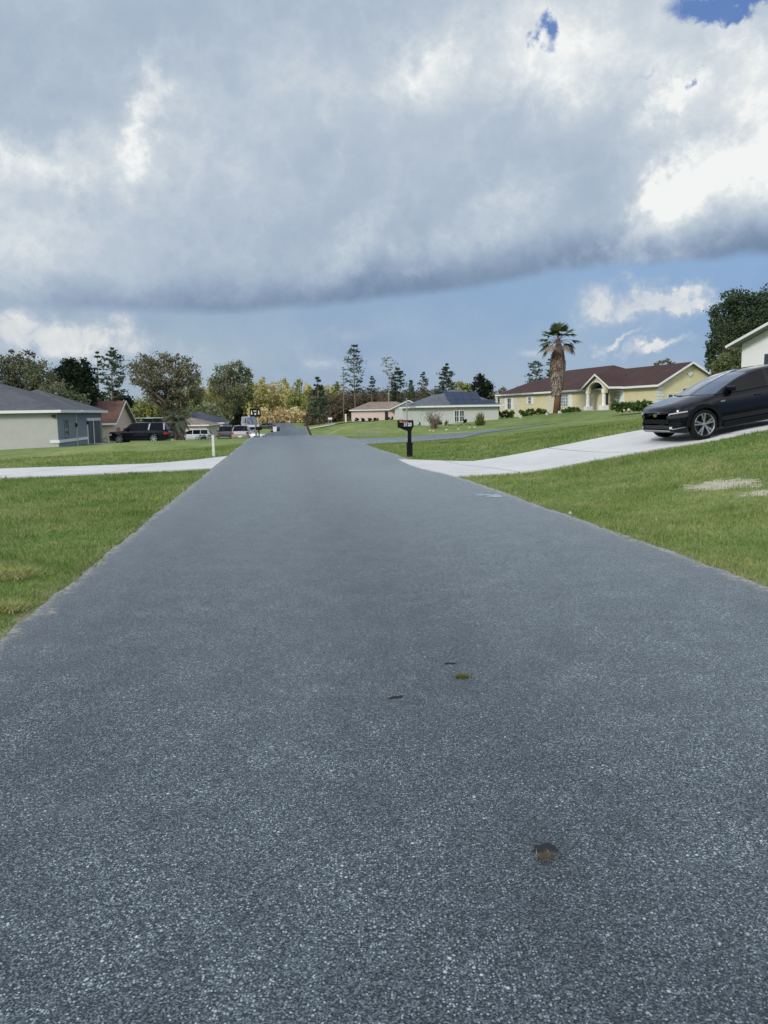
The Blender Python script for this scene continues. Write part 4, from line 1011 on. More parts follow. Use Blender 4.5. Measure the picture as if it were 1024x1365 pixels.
fwin(747.8, 757.5, 526, 541.5, [(744, 746.8), (758.6, 763)], cross=(2, 3))
fwin(704.8, 708.2, 529.5, 538, [(702.3, 704.2), (708.8, 711.2)], glass='glass')
fwin(677, 681.5, 531, 545, [(673.5, 676.2), (682.3, 684.5)], glass='glass')
# portico
pu0, pu1 = F5.u_px(815, -1.2), F5.u_px(778, -1.2)
pm = (pu0 + pu1) / 2; pz = ze5 + .04
FP = F5
rfp = hip(F5, h5, M['rf_maroon'], pu0 + .35, pu1 - .35, -1.2, 3.5, pz, .52, .35, g0=True, g1=True, axis='v', zoff=.0)
# arched front wall: build as strip of blocks around a half circle opening
cu1, cu0 = F5.u_px(781.5, -1.2), F5.u_px(806.5, -1.2)
op0, op1 = cu0 + .45, cu1 - .45; rad = (op1 - op0) / 2; oc = (op0 + op1) / 2
zs = pz - .15
g = MB(); nseg = 24
def roofz(u): return pz + (rad * 0 + ((pu1 - pu0) / 2 - abs(u - pm))) * .52 - .04
us = [cu0 - .1] + [op0 + (op1 - op0) * i / nseg for i in range(nseg + 1)] + [cu1 + .1]
def archz(u): return zs + .62 * math.sqrt(max(0, rad * rad - (u - oc) ** 2)) / 1.0 if op0 <= u <= op1 else zs - .35
for i in range(len(us) - 1):
    a, b2 = us[i], us[i + 1]
    za = archz(a) if 0 < i < len(us) - 2 else zs - .3; zb = archz(b2) if 0 < i < len(us) - 2 else zs - .3
    g.hexa([F5.p(a, -1.2, za), F5.p(b2, -1.2, zb), F5.p(b2, -.95, zb), F5.p(a, -.95, za), F5.p(a, -1.2, roofz(a)), F5.p(b2, -1.2, roofz(b2)), F5.p(b2, -.95, roofz(b2)), F5.p(a, -.95, roofz(a))])
g.build('portico_front', M['w_yellow'], h5)
g = MB(); 
for i in range(16):
    a0 = math.pi * i / 16; a1 = math.pi * (i + 1) / 16
    for s_ in (0,):
        def pt(a, k): return F5.p(oc + rad * k * math.cos(a), -1.24, zs + .62 * rad * k * math.sin(a))
        def pt2(a, k): return F5.p(oc + rad * k * math.cos(a), -1.2, zs + .62 * rad * k * math.sin(a))
        g.hexa([pt(a0, 1), pt(a1, 1), pt2(a1, 1), pt2(a0, 1), pt(a0, 1.1), pt(a1, 1.1), pt2(a1, 1.1), pt2(a0, 1.1)])
g.build('arch_trim', M['white'], h5)
for uc in (F5.u_px(783.5, -1.1), F5.u_px(804.5, -1.1)):
    gg = gz(*F5.p(uc, -1.1, 0)[:2])
    q = MB(); cpt = F5.p(uc, -1.07, 0)
    q.lathe([(.0, 0), (.26, 0), (.26, .05), (.22, .1), (.2, 1.6), (.24, 1.68), (.27, 1.72), (.27, zs - .3 - gg - .55 + .0)], (cpt.x, cpt.y, gg + .55), 16)
    q.build('column', M['white'], h5, smooth=False)
    q = MB(); fbox(q, F5, uc - .38, uc + .38, -1.45, -.7, gg - .3, gg + .56); q.build('pedestal', M['white'], h5)
g = MB(); fbox(g, F5, oc - rad * .9, oc + rad * .9, .44, .5, .6, zs + .1); g.build('entry_shade_panel', simple('yellow stucco with shade in colour', (.40, .34, .20), .9), h5)  # flat panel in darker yellow, entry shade put into its colour
g = MB(); fbox(g, F5, oc + .1, oc + 1.1, .38, .44, .6, zs - .1); dd_ = g.build('door', M['dark'], h5)
g = MB(); fbox(g, F5, F5.u_px(812, -1.0), F5.u_px(779, -1.0) , -1.5, .44, .2, gz(*F5.p(pm, -1, 0)[:2]) + .08); g.build('porch_slab', M['concrete_old'], h5)
# hedges
clump('hedge', 674, 556.5, 29, 9, 103, 1500, .12, 'l_hedge', 'clipped hedge in front of the leftmost windows of the yellow house', 'hedge', 101)
clump('hedge', 711, 556, 42, 11, 95, 2600, .12, 'l_hedge', 'clipped hedge left of the tall palm, second from the left', 'hedge', 102)
clump('hedge', 760, 552.5, 34, 9.5, 83, 2600, .11, 'l_hedge', 'clipped hedge right of the tall palm, left of the columns', 'hedge', 103)
clump('hedge', 843, 547.5, 60, 13, 71.5, 4600, .1, 'l_hedge', 'bright long hedge right of the columns, before the garage', 'hedge', 104)
for i, (px, py, s) in enumerate([(746, 551, .2), (729, 553, .16), (838, 547.5, .15), (832, 547.8, .11), (694, 557, .2)]):
    D = 78 if px < 800 else 69; b0 = U(px, py, D); m = MB(); m.blob(b0 + Vector((0, 0, s * .4)), (s * .9, s * .7, s * .9), 9, 7, .2); m.blob(b0 + Vector((s * .5, 0, s * .2)), (s * .6, s * .5, s * .5), 8, 6, .2)
    o = m.build('garden_rock', M['stone'], base=b0); tag(o, ['pale rock at the foot of the tall palm', 'pale rock between two hedges left of the tall palm', 'pale taller rock in front of the bright long hedge', 'pale small rock left of the taller one by the bright long hedge', 'pale rock between the two left hedges of the yellow house'][i], 'rock', 'garden rocks before the yellow house')

# --- white house at the right edge: its gable faces the road; the visible corner is the far one
Wc = U(989, 470, 30.5); F6 = Fr(Wc.x, Wc.y, .1327, -1)    # u towards the camera, v to the left (towards the road)
e0 = U(973, 459.5, 31.0); e1 = U(1024, 423, 28.0); sl6 = (e1.z - e0.z) / (e0.y - e1.y)
ze6 = e0.z - .12
h6 = empty('house', (Wc.x, Wc.y, gz(Wc.x, Wc.y)), 'white gabled house with dark shutter cut by the right edge of the photo', 'house')
w = MB(); fbox(w, F6, 0, 9, -13, 0, -.5, ze6 + .12); w.build('wall', M['w_white'], h6)
hip(F6, h6, M['rf_gray'], 0, 9, -13, 0, ze6, sl6, .42, g0=True, g1=True, axis='v', gwall=M['w_white'], fascia='white', th=.05, glow=.12)
sh0 = F6.u_px(1017.3); q = MB(); zz0 = F6.z_px(1020, 497, sh0, 0); zz1 = F6.z_px(1020, 472, sh0, 0)
fbox(q, F6, sh0, sh0 + .38, 0, .04, zz0 - .3, zz1)
for i in range(9):
    z_ = zz0 - .25 + i * (zz1 - zz0 + .2) / 9; fbox(q, F6, sh0 + .04, sh0 + .34, .04, .055, z_, z_ + .05)
q.build('shutter', M['teal'], h6)
window(F6, h6, sh0 + .45, sh0 + 1.5, zz0 - .25, zz1 - .05, v=0, out=1)
g = MB(); fbox(g, F6, 3.6, 8.2, 0, .05, .5, zz1 + .1); g.build('garage_door', M['white'], h6)

# --- pale house with solar roof
Kp = U(566, 543, 98); F7 = Fr(Kp.x, Kp.y, -.12, 1); ze7 = U(566, 543, 98).z
h7 = empty('house', (Kp.x, Kp.y, gz(Kp.x, Kp.y)), 'pale grey house with blue solar panels on its hip roof', 'house')
w = MB(); fbox(w, F7, 0, 8.4, 0, 9.6, -2.5, ze7 + .02); w.build('wall', M['w_pale'], h7)
w = MB(); fbox(w, F7, 8.4, 19, -.02, 8.4, -2.5, ze7 + .01); w.build('wing_wall', M['w_pale'], h7)
hip(F7, h7, M['rf_pale'], 0, 8.4, 0, 9.6, ze7, .45, .5, axis='v')
hip(F7, h7, M['rf_pale'], 4, 19, 0, 8.0, ze7, .38, .5, axis='u', zoff=.006)
w = MB(); w.quad(F7.p(-.5, -.5, 0), F7.p(-.5, -.5, 0), F7.p(-.5, -.5, 0), F7.p(-.5, -.5, 0))
def roofpt(a, v):  # a distance up from the eave on the near (u low) face
    return F7.p(-.5 + a, v, ze7 + .16 + a * .45 + .06)
def panels(v0, v1, a0, a1, nv, na, name='solar_panel'):
    for i in range(nv):
        for j in range(na):
            m = MB(); va, vb = v0 + (v1 - v0) * i / nv + .012, v0 + (v1 - v0) * (i + 1) / nv - .012; aa, ab = a0 + (a1 - a0) * j / na + .012, a0 + (a1 - a0) * (j + 1) / na - .012
            top = [roofpt(aa, va), roofpt(aa, vb), roofpt(ab, vb), roofpt(ab, va)]; bot = [p - Vector((0, 0, .05)) for p in top]
            m.hexa(bot + top); m.build(name, M['panel'], h7)
panels(3.2, 7.6, 1.5, 3.9, 4, 2); panels(3.3, 9.2, .4, 1.45, 6, 1); panels(2.6, 3.6, 3.95, 4.4, 1, 1)
def roofptL(a, u): return F7.p(u, -.5 + a, ze7 + .17 + a * .38 + .06)
for i in range(5):
    m = MB(); ua_, ub_ = 5.2 + i * 1.5, 6.66 + i * 1.5; top = [roofptL(.7, ua_), roofptL(.7, ub_), roofptL(2.2, ub_), roofptL(2.2, ua_)]
    m.hexa([p - Vector((0, 0, .05)) for p in top] + top); m.build('solar_panel', M['panel'], h7)
v0_, v1_ = F7.v_px(606, 0), F7.v_px(611, 0)
za, zb = F7.z_px(611, 562, 0, v0_), F7.z_px(611, 547.5, 0, v0_)
window(F7, h7, v0_, v0_ + .52, za, zb, v=0, out=-1, axis='v'); window(F7, h7, v0_ + .68, v0_ + 1.2, za, zb, v=0, out=-1, axis='v')
# left wall details
m = MB(); fbox(m, F7, 5.6, 8.4, -.05, 0, -2, ze7 - .5); m.build('garage_door', simple('pale door', (.50, .54, .54), .6, .05), h7)
# small shrubs near it
clump('shrub', 644, 567, 13, 12, 84, 500, .16, 'l_yucca', 'pale shrub placeholder', 'shrub', 110) if False else None
def spiky(name, px, py, wpx, hpx, D, n, mat, label, cat, seed, w=.04):
    r = np.random.default_rng(seed); b0 = U(px, py, D); k = D / FPX; V = []
    for i in range(n):
        az = r.uniform(0, 6.28); el = r.uniform(.25, 1.5); l = hpx * k * r.uniform(.6, 1.05)
        d = np.array([math.cos(az) * math.cos(el) * (wpx / hpx) * .7, math.sin(az) * math.cos(el) * .6, math.sin(el)]); p = np.array(b0) + r.normal(size=3) * np.array([.1, .1, .02]); m_ = p + d * l * .6; q = m_ + d * l * .4 + np.array([0, 0, -.12 * l * (1.3 - el)])
        s = np.cross(d, [0, .3, 1]); s /= np.linalg.norm(s); s *= w
        V.append(np.array([p - s, p + s, m_ + s, m_ - s])); V.append(np.array([m_ - s, m_ + s, q + s * .1, q - s * .1]))
    V = np.concatenate(V); o = np_mesh(name, V, 4, mat, base=tuple(b0), rnd=r.random(len(V) // 4)); tag(o, label, cat); return o
spiky('yucca', 640, 569, 15, 20, 80, 260, M['l_yucca'], 'yellow green spiky yucca clump before the right end of the pale house', 'yucca', 111)
spiky('yucca', 586, 566, 6, 6, 86, 60, M['l_palm'], 'small green spiky plant just right of the bare shrub', 'plant', 112)
spiky('yucca', 595, 566, 5, 7, 86, 40, M['l_dryshrub'], 'small grey spiky plant left of the double window', 'plant', 113)
clump('shrub', 620.5, 564, 4, 6, 92, 200, .1, 'l_dark', 'small dark bush just right of the double window', 'bush', 114)
clump('shrub', 559, 568.5, 4, 5, 92, 160, .1, 'l_dark', 'small dark bush by the left corner of the pale house', 'bush', 115)
for i, px in enumerate((598, 612, 627)):
    clump('shrub', px, 569, 12, 4, 82, 160, .09, 'l_yelgreen', ['low green ground plant right of the bare shrub', 'low green ground plant under the double window', 'low green ground plant left of the yucca'][i], 'plant', 116 + i)
# bare shrub
rs = random.Random(9); b0 = hit(580, 573.5); b0 = Vector((X(580, 72), 72, gz(X(580, 72), 72))); b0.z = U(580, 573, 72).z
m = MB(); kk = 72 / FPX
for i in range(34):
    a = rs.uniform(-1, 1); e = b0 + Vector((a * 12 * kk - .25, rs.uniform(-.7, .7), rs.uniform(13, 24) * kk)); limb(m, b0 + Vector((rs.uniform(-.2, .2), rs.uniform(-.1, .1), 0)), e, .035, .012, .12, rs, 5)
    for _ in range(3):
        c = b0.lerp(e, rs.uniform(.45, .9)); m.tube([c, c + Vector((rs.uniform(-.4, .4), rs.uniform(-.3, .3), rs.uniform(.2, .5)))], [.014, .006], 4)
root = empty('bare_shrub', b0, 'leafless grey multi stemmed shrub in front of the pale house', 'shrub'); m.build('stems', M['bark'], root)
r = np.random.default_rng(3); P = np.array(b0) + np.stack([r.normal(-.3, .5, 420), r.normal(0, .4, 420), r.uniform(.7, 1.75, 420)], -1)
np_mesh('twigs', quads_at(P, .07, r, 0, .25), 4, M['l_dryshrub'], root, base=tuple(b0), rnd=r.random(420))
for i, (px, py, s) in enumerate([(573, 574.8, .08), (578, 575, .07), (595, 573.8, .09), (611, 572.6, .08), (626, 570.6, .10), (633, 570.2, .09)]):
    b1 = hit(px, py); m = MB(); m.blob(b1 + Vector((0, 0, s * .3)), (s * 1.8, s, s * .8), 8, 6, .2); o = m.build('garden_rock', M['stone'], base=b1)
    tag(o, 'pale rock edging the garden bed, %s rock from the left' % ['first', 'second', 'third', 'fourth', 'fifth', 'sixth'][i], 'rock', 'rocks edging the bed before the pale house')
# grey pole
b1 = Vector((X(542.5, 60), 60, 0)); b1.z = gz(b1.x, 60); m = MB(); m.tube([b1, Vector((b1.x, 60, U(542, 531, 60).z))], .05, 8)
tag(m.build('pole', M['metal_gray'], base=b1), 'thin grey metal pole rising behind the near mailbox', 'pole')
# --- pink house far
A = U(469, 547.5, 168); F8 = Fr(A.x, A.y, -.06, 1); ze8 = A.z
h8 = empty('house', (A.x, A.y, gz(A.x, A.y)), 'pale pink house with low grey brown roof beyond the side street', 'house')
w = MB(); fbox(w, F8, 0, 8, 0, 12.5, -2.5, ze8 + .02); w.build('wall', M['w_pink'], h8)
hip(F8, h8, M['rf_tan'], 0, 8, 0, 14, ze8, .38, .5, axis='v')
hip(F8, h8, M['rf_pale'], -1, 7, 8.5, 16, ze8 + .02, .45, .4, g0=True, g1=False, axis='u', gwall=M['w_pale'])
g = MB(); a = F8.v_px(513, 0); fbox(g, F8, -.04, 0, a, a + .7, -2, ze8 - .3); g.build('door', M['dark'], h8)
g = MB(); fbox(g, F8, -1, 7, 9.3, 16, -2.5, ze8); g.build('wing_wall', M['w_pale'], h8)
for i, px in enumerate((475.5, 483.8, 493, 501, 518.5)):
    clump('shrub', px, 561, [5, 4, 4.5, 6, 10][i], [3.5, 3.5, 3.5, 4.5, 6][i], 163, 140, .2, 'l_dark', 'round dark bush along the pink house wall, %s from the left' % ['first', 'second', 'third', 'fourth', 'fifth and largest'][i], 'bush', 130 + i, 'round bushes along the pink house')

# ------------------------------------------------------------------ mailbox etc.
mbp = hit(546.3, 609); gx0 = mbp
root = empty('mailbox', mbp, 'black plastic mailbox on a post with white house number by the right driveway', 'mailbox')
k = mbp.y / FPX
m = MB(); bz = mbp.z
lean = 0.0
def bxz(mb_, cx, w_, z0, z1, d_=None): mb_.box((mbp.x + cx, mbp.y, bz + (z0 + z1) / 2), (w_, d_ or w_, z1 - z0))
H = (609 - 560.5) * k
bxz(m, 0, .19, 0, H * .355); m.build('post_sleeve', M['black_plastic'], root, bevel=.012)
m = MB(); bxz(m, 0, .225, H * .355, H * .385); bxz(m, 0, .21, -.02, .03); m.build('sleeve_cap', M['black_plastic'], root, bevel=.008)
m = MB(); bxz(m, 0, .125, H * .385, H * .78); m.build('post', M['black_plastic'], root, bevel=.012)
# box: axis along x, arched top
x0, x1 = (532.0 - 546.3) * k, (551.8 - 546.3) * k; zb, zt = H * .80, H * 1.0; hw = .125
prof = []
for i in range(13):
    a = math.pi * i / 12; prof.append((-hw * math.cos(a), zb + .10 + (zt - zb - .10) * math.sin(a) ** .7))
prof = [(-hw, zb)] + prof + [(hw, zb)]
m = MB(); n = len(prof)
vs = [(mbp.x + xx, mbp.y + p[0], bz + p[1]) for xx in (x0, x1) for p in prof]
m.add(vs, [tuple(range(n)), tuple(range(n, 2 * n))] + [(i, (i + 1) % n, n + (i + 1) % n, n + i) for i in range(n)]); body = m.build('box', M['black_plastic'], root, bevel=.01)
m = MB(); pr2 = [(p[0] * 1.06, zb - .008 + (p[1] - zb) * 1.05) for p in prof]
vs = [(mbp.x + xx, mbp.y + p[0], bz + p[1]) for xx in (x0 - .03, x0 + .02) for p in pr2]
m.add(vs, [tuple(range(n)), tuple(range(n, 2 * n))] + [(i, (i + 1) % n, n + (i + 1) % n, n + i) for i in range(n)]); m.build('door', M['black_plastic'], root, bevel=.006)
# curved support bracket below
m = MB(); pts = [(x0 + .02, zb), (x1 - .02, zb), (x1 - .05, zb - .03), (.09, H * .72), (-.06, H * .70), (x0 + .12, zb - .05)]
vs = [(mbp.x + p[0], mbp.y + s, bz + p[1]) for s in (-.09, .09) for p in pts]; n = len(pts)
m.add(vs, [tuple(range(n)), tuple(range(n, 2 * n))] + [(i, (i + 1) % n, n + (i + 1) % n, n + i) for i in range(n)]); m.build('bracket', M['black_plastic'], root)
m = MB(); m.box((mbp.x + x0 + .17, mbp.y - hw - .012, bz + zt - .06), (.26, .014, .035)); m.box((mbp.x + x0 + .07, mbp.y - hw - .012, bz + zt - .04), (.07, .016, .06)); m.build('flag', M['pink_red'], root)
def text_obj(s, size, loc, rot, mat, name, parent, width=None, extr=.002):
    cu = bpy.data.curves.new(name, 'FONT'); cu.body = s; cu.size = size; cu.align_x = 'CENTER'; cu.align_y = 'CENTER'; cu.extrude = extr; cu.offset = size * .012
    tmp = bpy.data.objects.new('tmp', cu); COL.objects.link(tmp)
    bpy.context.view_layer.update()
    me = bpy.data.meshes.new_from_object(tmp.evaluated_get(bpy.context.evaluated_depsgraph_get()))
    bpy.data.objects.remove(tmp); me.materials.clear(); me.materials.append(mat)
    o = bpy.data.objects.new(name, me); COL.objects.link(o); o.parent = parent; o.location = loc; o.rotation_euler = rot
    if width:
        xs = [v.co.x for v in me.vertices]; o.scale = (width / (max(xs) - min(xs)), 1, 1)
    return o
text_obj('3120', .165, ((x0 + x1) / 2 + .05, -hw - .006, (zb + zt) / 2 - .025), (R(90), 0, 0), M['number'], 'house_number', root, width=.25)

# white post by the left driveway
b1 = hit(285.3, 609); k = b1.y / FPX; m = MB(); tpz = U(284, 580, b1.y)
m.hexa([(b1.x - .045, b1.y - .045, b1.z - .05), (b1.x + .045, b1.y - .045, b1.z - .05), (b1.x + .045, b1.y + .045, b1.z - .05), (b1.x - .045, b1.y + .045, b1.z - .05)] + [(tpz.x + a * .045, b1.y + c * .045, tpz.z) for a, c in ((-1, -1), (1, -1), (1, 1), (-1, 1))])
tag(m.build('post', M['white_post'], base=b1, bevel=.006), 'short off white wooden post beside the left driveway corner', 'post')
# leaning dark pole at the junction
b1 = hit(416, 582.5); t1 = U(406, 560, b1.y); m = MB(); m.tube([b1 - Vector((0, 0, .05)), t1], [.07, .06], 8)
root = empty('leaning_pole', b1, 'dark wooden pole leaning left at the road junction', 'pole'); m.build('shaft', M['wood_dark'], root)
m = MB(); m.box((b1.x - .2, b1.y, b1.z + .05), (.42, .2, .1)); m.build('foot_block', M['metal_gray'], root)
# small white sign
b1 = Vector((X(440, 118), 118, 0)); b1.z = gz(b1.x, 118); z1 = U(440, 558, 118).z; root = empty('small_sign', b1, 'small pale sign board on two legs on the far lawn before the thicket', 'sign')
m = MB(); m.box((b1.x, 118, z1), (.62, .05, .3)); m.build('board', M['white'], root)
m = MB(); m.box((b1.x - .2, 118, (z1 + b1.z) / 2), (.05, .05, z1 - b1.z)); m.build('leg', M['metal_gray'], root); m = MB(); m.box((b1.x + .2, 118, (z1 + b1.z) / 2), (.05, .05, z1 - b1.z)); m.build('leg', M['metal_gray'], root)
b1 = Vector((X(460.8, 165), 165, 0)); b1.z = U(461, 562.5, 165).z - .3; m = MB(); m.box((b1.x, 165, b1.z + 1.0), (.35, .35, 2.0)); tag(m.build('post', M['white_post'], base=b1), 'pale square post left of the far pink house', 'post')
# black sign board with white marks near the parked cars
D = 66; b1 = Vector((X(341.5, D), D, 0)); b1.z = gz(b1.x, D); k = D / FPX; root = empty('sign_board', b1, 'black rectangular board with white marks on a post beside the parked cars', 'sign')
c = U(340.3, 550, D)
m = MB(); m.box(c, (14.5 * k, .06, 11 * k)); bd = m.build('board', M['black_plastic'], root, bevel=.02)
m = MB(); m.box((c.x, D + .08, (c.z + b1.z) / 2), (.16, .1, c.z - b1.z)); m.build('post', simple('grey green post', (.16, .17, .13), .8), root)
m = MB()
for sgn in (-1, 1):
    x_ = c.x + sgn * 4.7 * k; y_ = D - .045; m.add([(x_ - .9 * k, y_, c.z - 2.6 * k), (x_ + .9 * k, y_, c.z - 2.6 * k), (x_ + 1.0 * k, y_, c.z - .5 * k), (x_ + .2 * k, y_, c.z + 3.2 * k), (x_ - .2 * k, y_, c.z + 3.2 * k), (x_ - 1.0 * k, y_, c.z - .5 * k)], [(0, 1, 2, 3, 4, 5)])
m.add([(c.x + a * k, D - .045, c.z + b_ * k) for a, b_ in ((-2.2, 3.3), (-1, 2.3), (0, 3.0), (1.2, 2.3), (2.2, 3.5), (2, 2), (1, 1.3), (-1.5, 1.3), (-2.2, 2))], [tuple(range(9))])
m.add([(c.x + a * k, D - .045, c.z + b_ * k) for a, b_ in ((-1.2, -.6), (1.4, -.4), (1.2, -3.0), (-.9, -3.2))], [(0, 1, 2, 3)])
mo = m.build('white_marks', simple('cream marks', (.55, .52, .44), .6), None, base=tuple(root.location)); mo.location = (0, 0, 0); mo.parent = bd

# ------------------------------------------------------------------ cars
def lerp_tab(t, x):
    return float(np.interp(x, [a for a, _ in t], [b for _, b in t]))
wheel_cache = {}
def wheel(parent, x, y, r, side, rimmat, spokes=5, double=True, wdt=.23):
    w = empty('wheel', (x, y, r)); w.parent = parent
    t = LB(); hw_ = wdt / 2
    t.lathe([(r * .76, -hw_ * .9), (r * .79, -hw_), (r * .93, -hw_), (r * .985, -hw_ * .75), (r, -hw_ * .4), (r, hw_ * .4), (r * .985, hw_ * .75), (r * .93, hw_), (r * .79, hw_), (r * .76, hw_ * .9)], seg=36, axis='y'); t.build('tyre', M['tyre'], w, smooth=True)
    o = side * (hw_ - .012)
    t = LB(); t.lathe([(r * .70, o - side * .1), (r * .74, o - side * .05), (r * .775, o), (r * .75, o + side * .006), (r * .72, o - side * .012)], seg=36, axis='y')
    ns = spokes
    for i in range(ns):
        a = 2 * math.pi * i / ns + .3
        for da in ((-.17, .17) if double else (0,)):
            ca, sa = math.cos(a + da), math.sin(a + da); ca0, sa0 = math.cos(a + da * .5), math.sin(a + da * .5)
            p0 = Vector((ca0 * r * .1, 0, sa0 * r * .1)); p1 = Vector((ca * r * .74, 0, sa * r * .74)); d = (p1 - p0).normalized(); nn = Vector((-d.z, 0, d.x)) * r * (.045 if double else .085)
            y0_, y1_ = o - side * .05, o - side * .012
            t.hexa([p0 - nn + Vector((0, y0_, 0)), p1 - nn * 1.2 + Vector((0, y0_, 0)), p1 + nn * 1.2 + Vector((0, y0_, 0)), p0 + nn + Vector((0, y0_, 0)), p0 - nn + Vector((0, y1_, 0)), p1 - nn * 1.2 + Vector((0, y1_ + side * .01, 0)), p1 + nn * 1.2 + Vector((0, y1_ + side * .01, 0)), p0 + nn + Vector((0, y1_, 0))])
    t.lathe([(0, o - side * .005), (r * .12, o - side * .008), (r * .14, o - side * .03), (r * .14, o - side * .06)], seg=16, axis='y')
    t.build('rim', rimmat, w)
    t = LB(); t.lathe([(0, o - side * .11), (r * .72, o - side * .1)], seg=24, axis='y'); t.build('brake_disc', M['alloy_dark'], w)
    return w
def car(name, label, cat, loc, heading, sp, paint, pitch=0, roll=0, group=None, rim='alloy', scale=1.0, detail=1):
    """front at +x, left side +y"""
    root = empty(name, loc, label, cat, group, rot=(roll, pitch, heading))
    L, W, r = sp['L'], sp['W'] / 2, sp['r']; fo, wb = sp['fo'], sp['wb']; gc = sp['gc']
    deck, roof = sp['deck'], sp['roof']; s1, s4 = roof[0][0], roof[-1][0]
    arch = r * 1.13
    wl_ = [fo, fo + wb]
    st = sorted(set([0, .02, .05, .1, .17, .26, .38, .52] + list(np.arange(.6, L - .5, .12 if detail else .3)) + [L - .42, L - .28, L - .16, L - .08, L - .03, L] + [wc + arch * q for wc in wl_ for q in (-1.001, -1, -.95, -.85, -.7, -.5, -.25, 0, .25, .5, .7, .85, .95, 1, 1.001)]))
    pw = sp.get('plan', [(0, .66), (.02, .72), (.06, .80), (.15, .89), (.3, .955), (.55, .99), (.9, 1), (L - .9, 1), (L - .4, .97), (L - .15, .9), (L - .05, .84), (L, .78)])
    low = [(0, gc + .13), (.05, gc + .05), (.3, gc), (L - .5, gc), (L - .1, gc + .08), (L, gc + .18)]
    secs = []
    for s in st:
        zl = lerp_tab(low, s); zt = lerp_tab(deck, s); w = W * lerp_tab(pw, s)
        wt = zl
        for wc in wl_:
            d = abs(s - wc)
            if d <= arch: zl = max(zl, r + math.sqrt(max(0, arch * arch - d * d)) * 1.0)
        zl = min(zl, zt - .12); h = zt - zl
        zz = [zl, zl, zl + .03 * 1, max(zl + .05, gc + (zt - gc) * .45), max(zl + .08, gc + (zt - gc) * .74), max(zl + .10, zt - .045), zt, zt + .02]
        zz[5] = min(zz[5], zt - .01); zz[4] = min(zz[4], zz[5] - .005); zz[3] = min(zz[3], zz[4] - .005); zz[2] = min(zz[2], zz[3] - .003)
        yy = [0, w * .9, w * .985, w, w * .985, w * .94, w * .86, 0]
        secs.append([(L / 2 - s, y, z) for y, z in zip(yy, zz)])
    b = LB(); n = 8; ns = len(secs); vs = []
    for sec in secs: vs += sec + [(x, -y, z) for x, y, z in sec]
    fs = []
    for i in range(ns - 1):
        for k_ in range(n - 1):
            a = i * 16 + k_; c = (i + 1) * 16 + k_
            fs.append((a, a + 1, c + 1, c)); fs.append((a + 8, c + 8, c + 9, a + 9))
    fs.append(tuple(range(8)) + tuple(range(15, 8, -1))); e = (ns - 1) * 16; fs.append(tuple(e + i for i in range(8)) + tuple(e + i for i in range(15, 8, -1)))
    b.add(vs, fs); bo = b.build('body', paint, root, smooth=True)
    bv = bo.modifiers.new('weld', 'WELD'); bv.merge_threshold = .001
    # greenhouse
    gst = sorted(set(list(np.linspace(s1, s4, 34 if detail else 16)) + [a for a, _ in roof] + [q for p in sp['pillars'] for q in p] + [sp['s2'], sp['s3']]))
    Zmax = max(z for _, z in roof)
    G = []
    for s in gst:
        zr = lerp_tab(roof, s); zd = lerp_tab(deck, s) - .015; f = max(0.0, min(1, (zr - zd) / (Zmax - zd)))
        wb_ = W * .925; wr = wb_ - (W * .925 - W * sp.get('tuck', .72)) * f
        x = L / 2 - s
        row = [(x, wb_, zd), (x, wr + (wb_ - wr) * .06, zd + (zr - zd) * .93)]
        bow = .16 * (1 - f) * (1 if s < sp['s2'] else (-.5 if s > sp['s3'] else 0)) * (1 if f < .999 else 0)
        for j_ in range(6):
            q_ = 1 - j_ / 5; yq = (wr - .035) * q_
            row.append((x + bow * (1 - q_ * q_), yq, zr + .035 * (1 - q_ * q_) * (.25 + .75 * f)))
        G.append(row)
    parts = {k_: LB() for k_ in ('roof', 'windshield', 'rear_window')}; pil = {}
    sw = {1: LB(), -1: LB()}
    for i in range(len(G) - 1):
        sm = (gst[i] + gst[i + 1]) / 2; A_, B_ = G[i], G[i + 1]
        for sg in (1, -1):
            f = lambda p: (p[0], p[1] * sg, p[2])
            inp = any(p0 - 1e-6 <= sm <= p1 + 1e-6 for p0, p1 in sp['pillars']) or (sm > sp.get('panel_from', 99))
            (pil.setdefault((sg, next((j_ for j_, (p0, p1) in enumerate(sp['pillars']) if p0 - 1e-6 <= sm <= p1 + 1e-6), 99)), LB()) if inp else sw[sg]).quad(f(A_[0]), f(B_[0]), f(B_[1]), f(A_[1]))
            parts['roof'].quad(f(A_[1]), f(B_[1]), f(B_[2]), f(A_[2]))
            tgt = 'windshield' if sm < sp['s2'] else ('rear_window' if sm > sp['s3'] and not sp.get('solid_rear') else 'roof')
            [parts[tgt].quad(f(A_[j_]), f(B_[j_]), f(B_[j_ + 1]), f(A_[j_ + 1])) for j_ in range(2, 7)]
    for k_, mm in (('roof', sp.get('roofmat', paint)), ('windshield', M['windscreen']), ('rear_window', M['car_glass'])):
        if parts[k_].f: 
            o = parts[k_].build(k_, mm, root, smooth=True); o.modifiers.new('weld', 'WELD').merge_threshold = .001
    for q_ in pil.values(): q_.build('pillar', sp.get('pillarmat', paint), root, smooth=True)
    for sg in (1, -1):
        o = sw[sg].build('side_window', M['car_glass'], root, smooth=True); o.modifiers.new('weld', 'WELD').merge_threshold = .001
    for wc in wl_:
        for sg in (1, -1): wheel(root, L / 2 - wc, sg * (W - .11), r, sg, M[rim], sp.get('spokes', 7) if not detail or not sp.get('double') else 5, bool(detail and sp.get('double')))
    def front_pt(y, z, out=0.0):
        f = abs(y) / W; s = float(np.interp(f, [q for _, q in pw[:6]], [q for q, _ in pw[:6]]))
        return Vector((L / 2 - s + out, y, z))
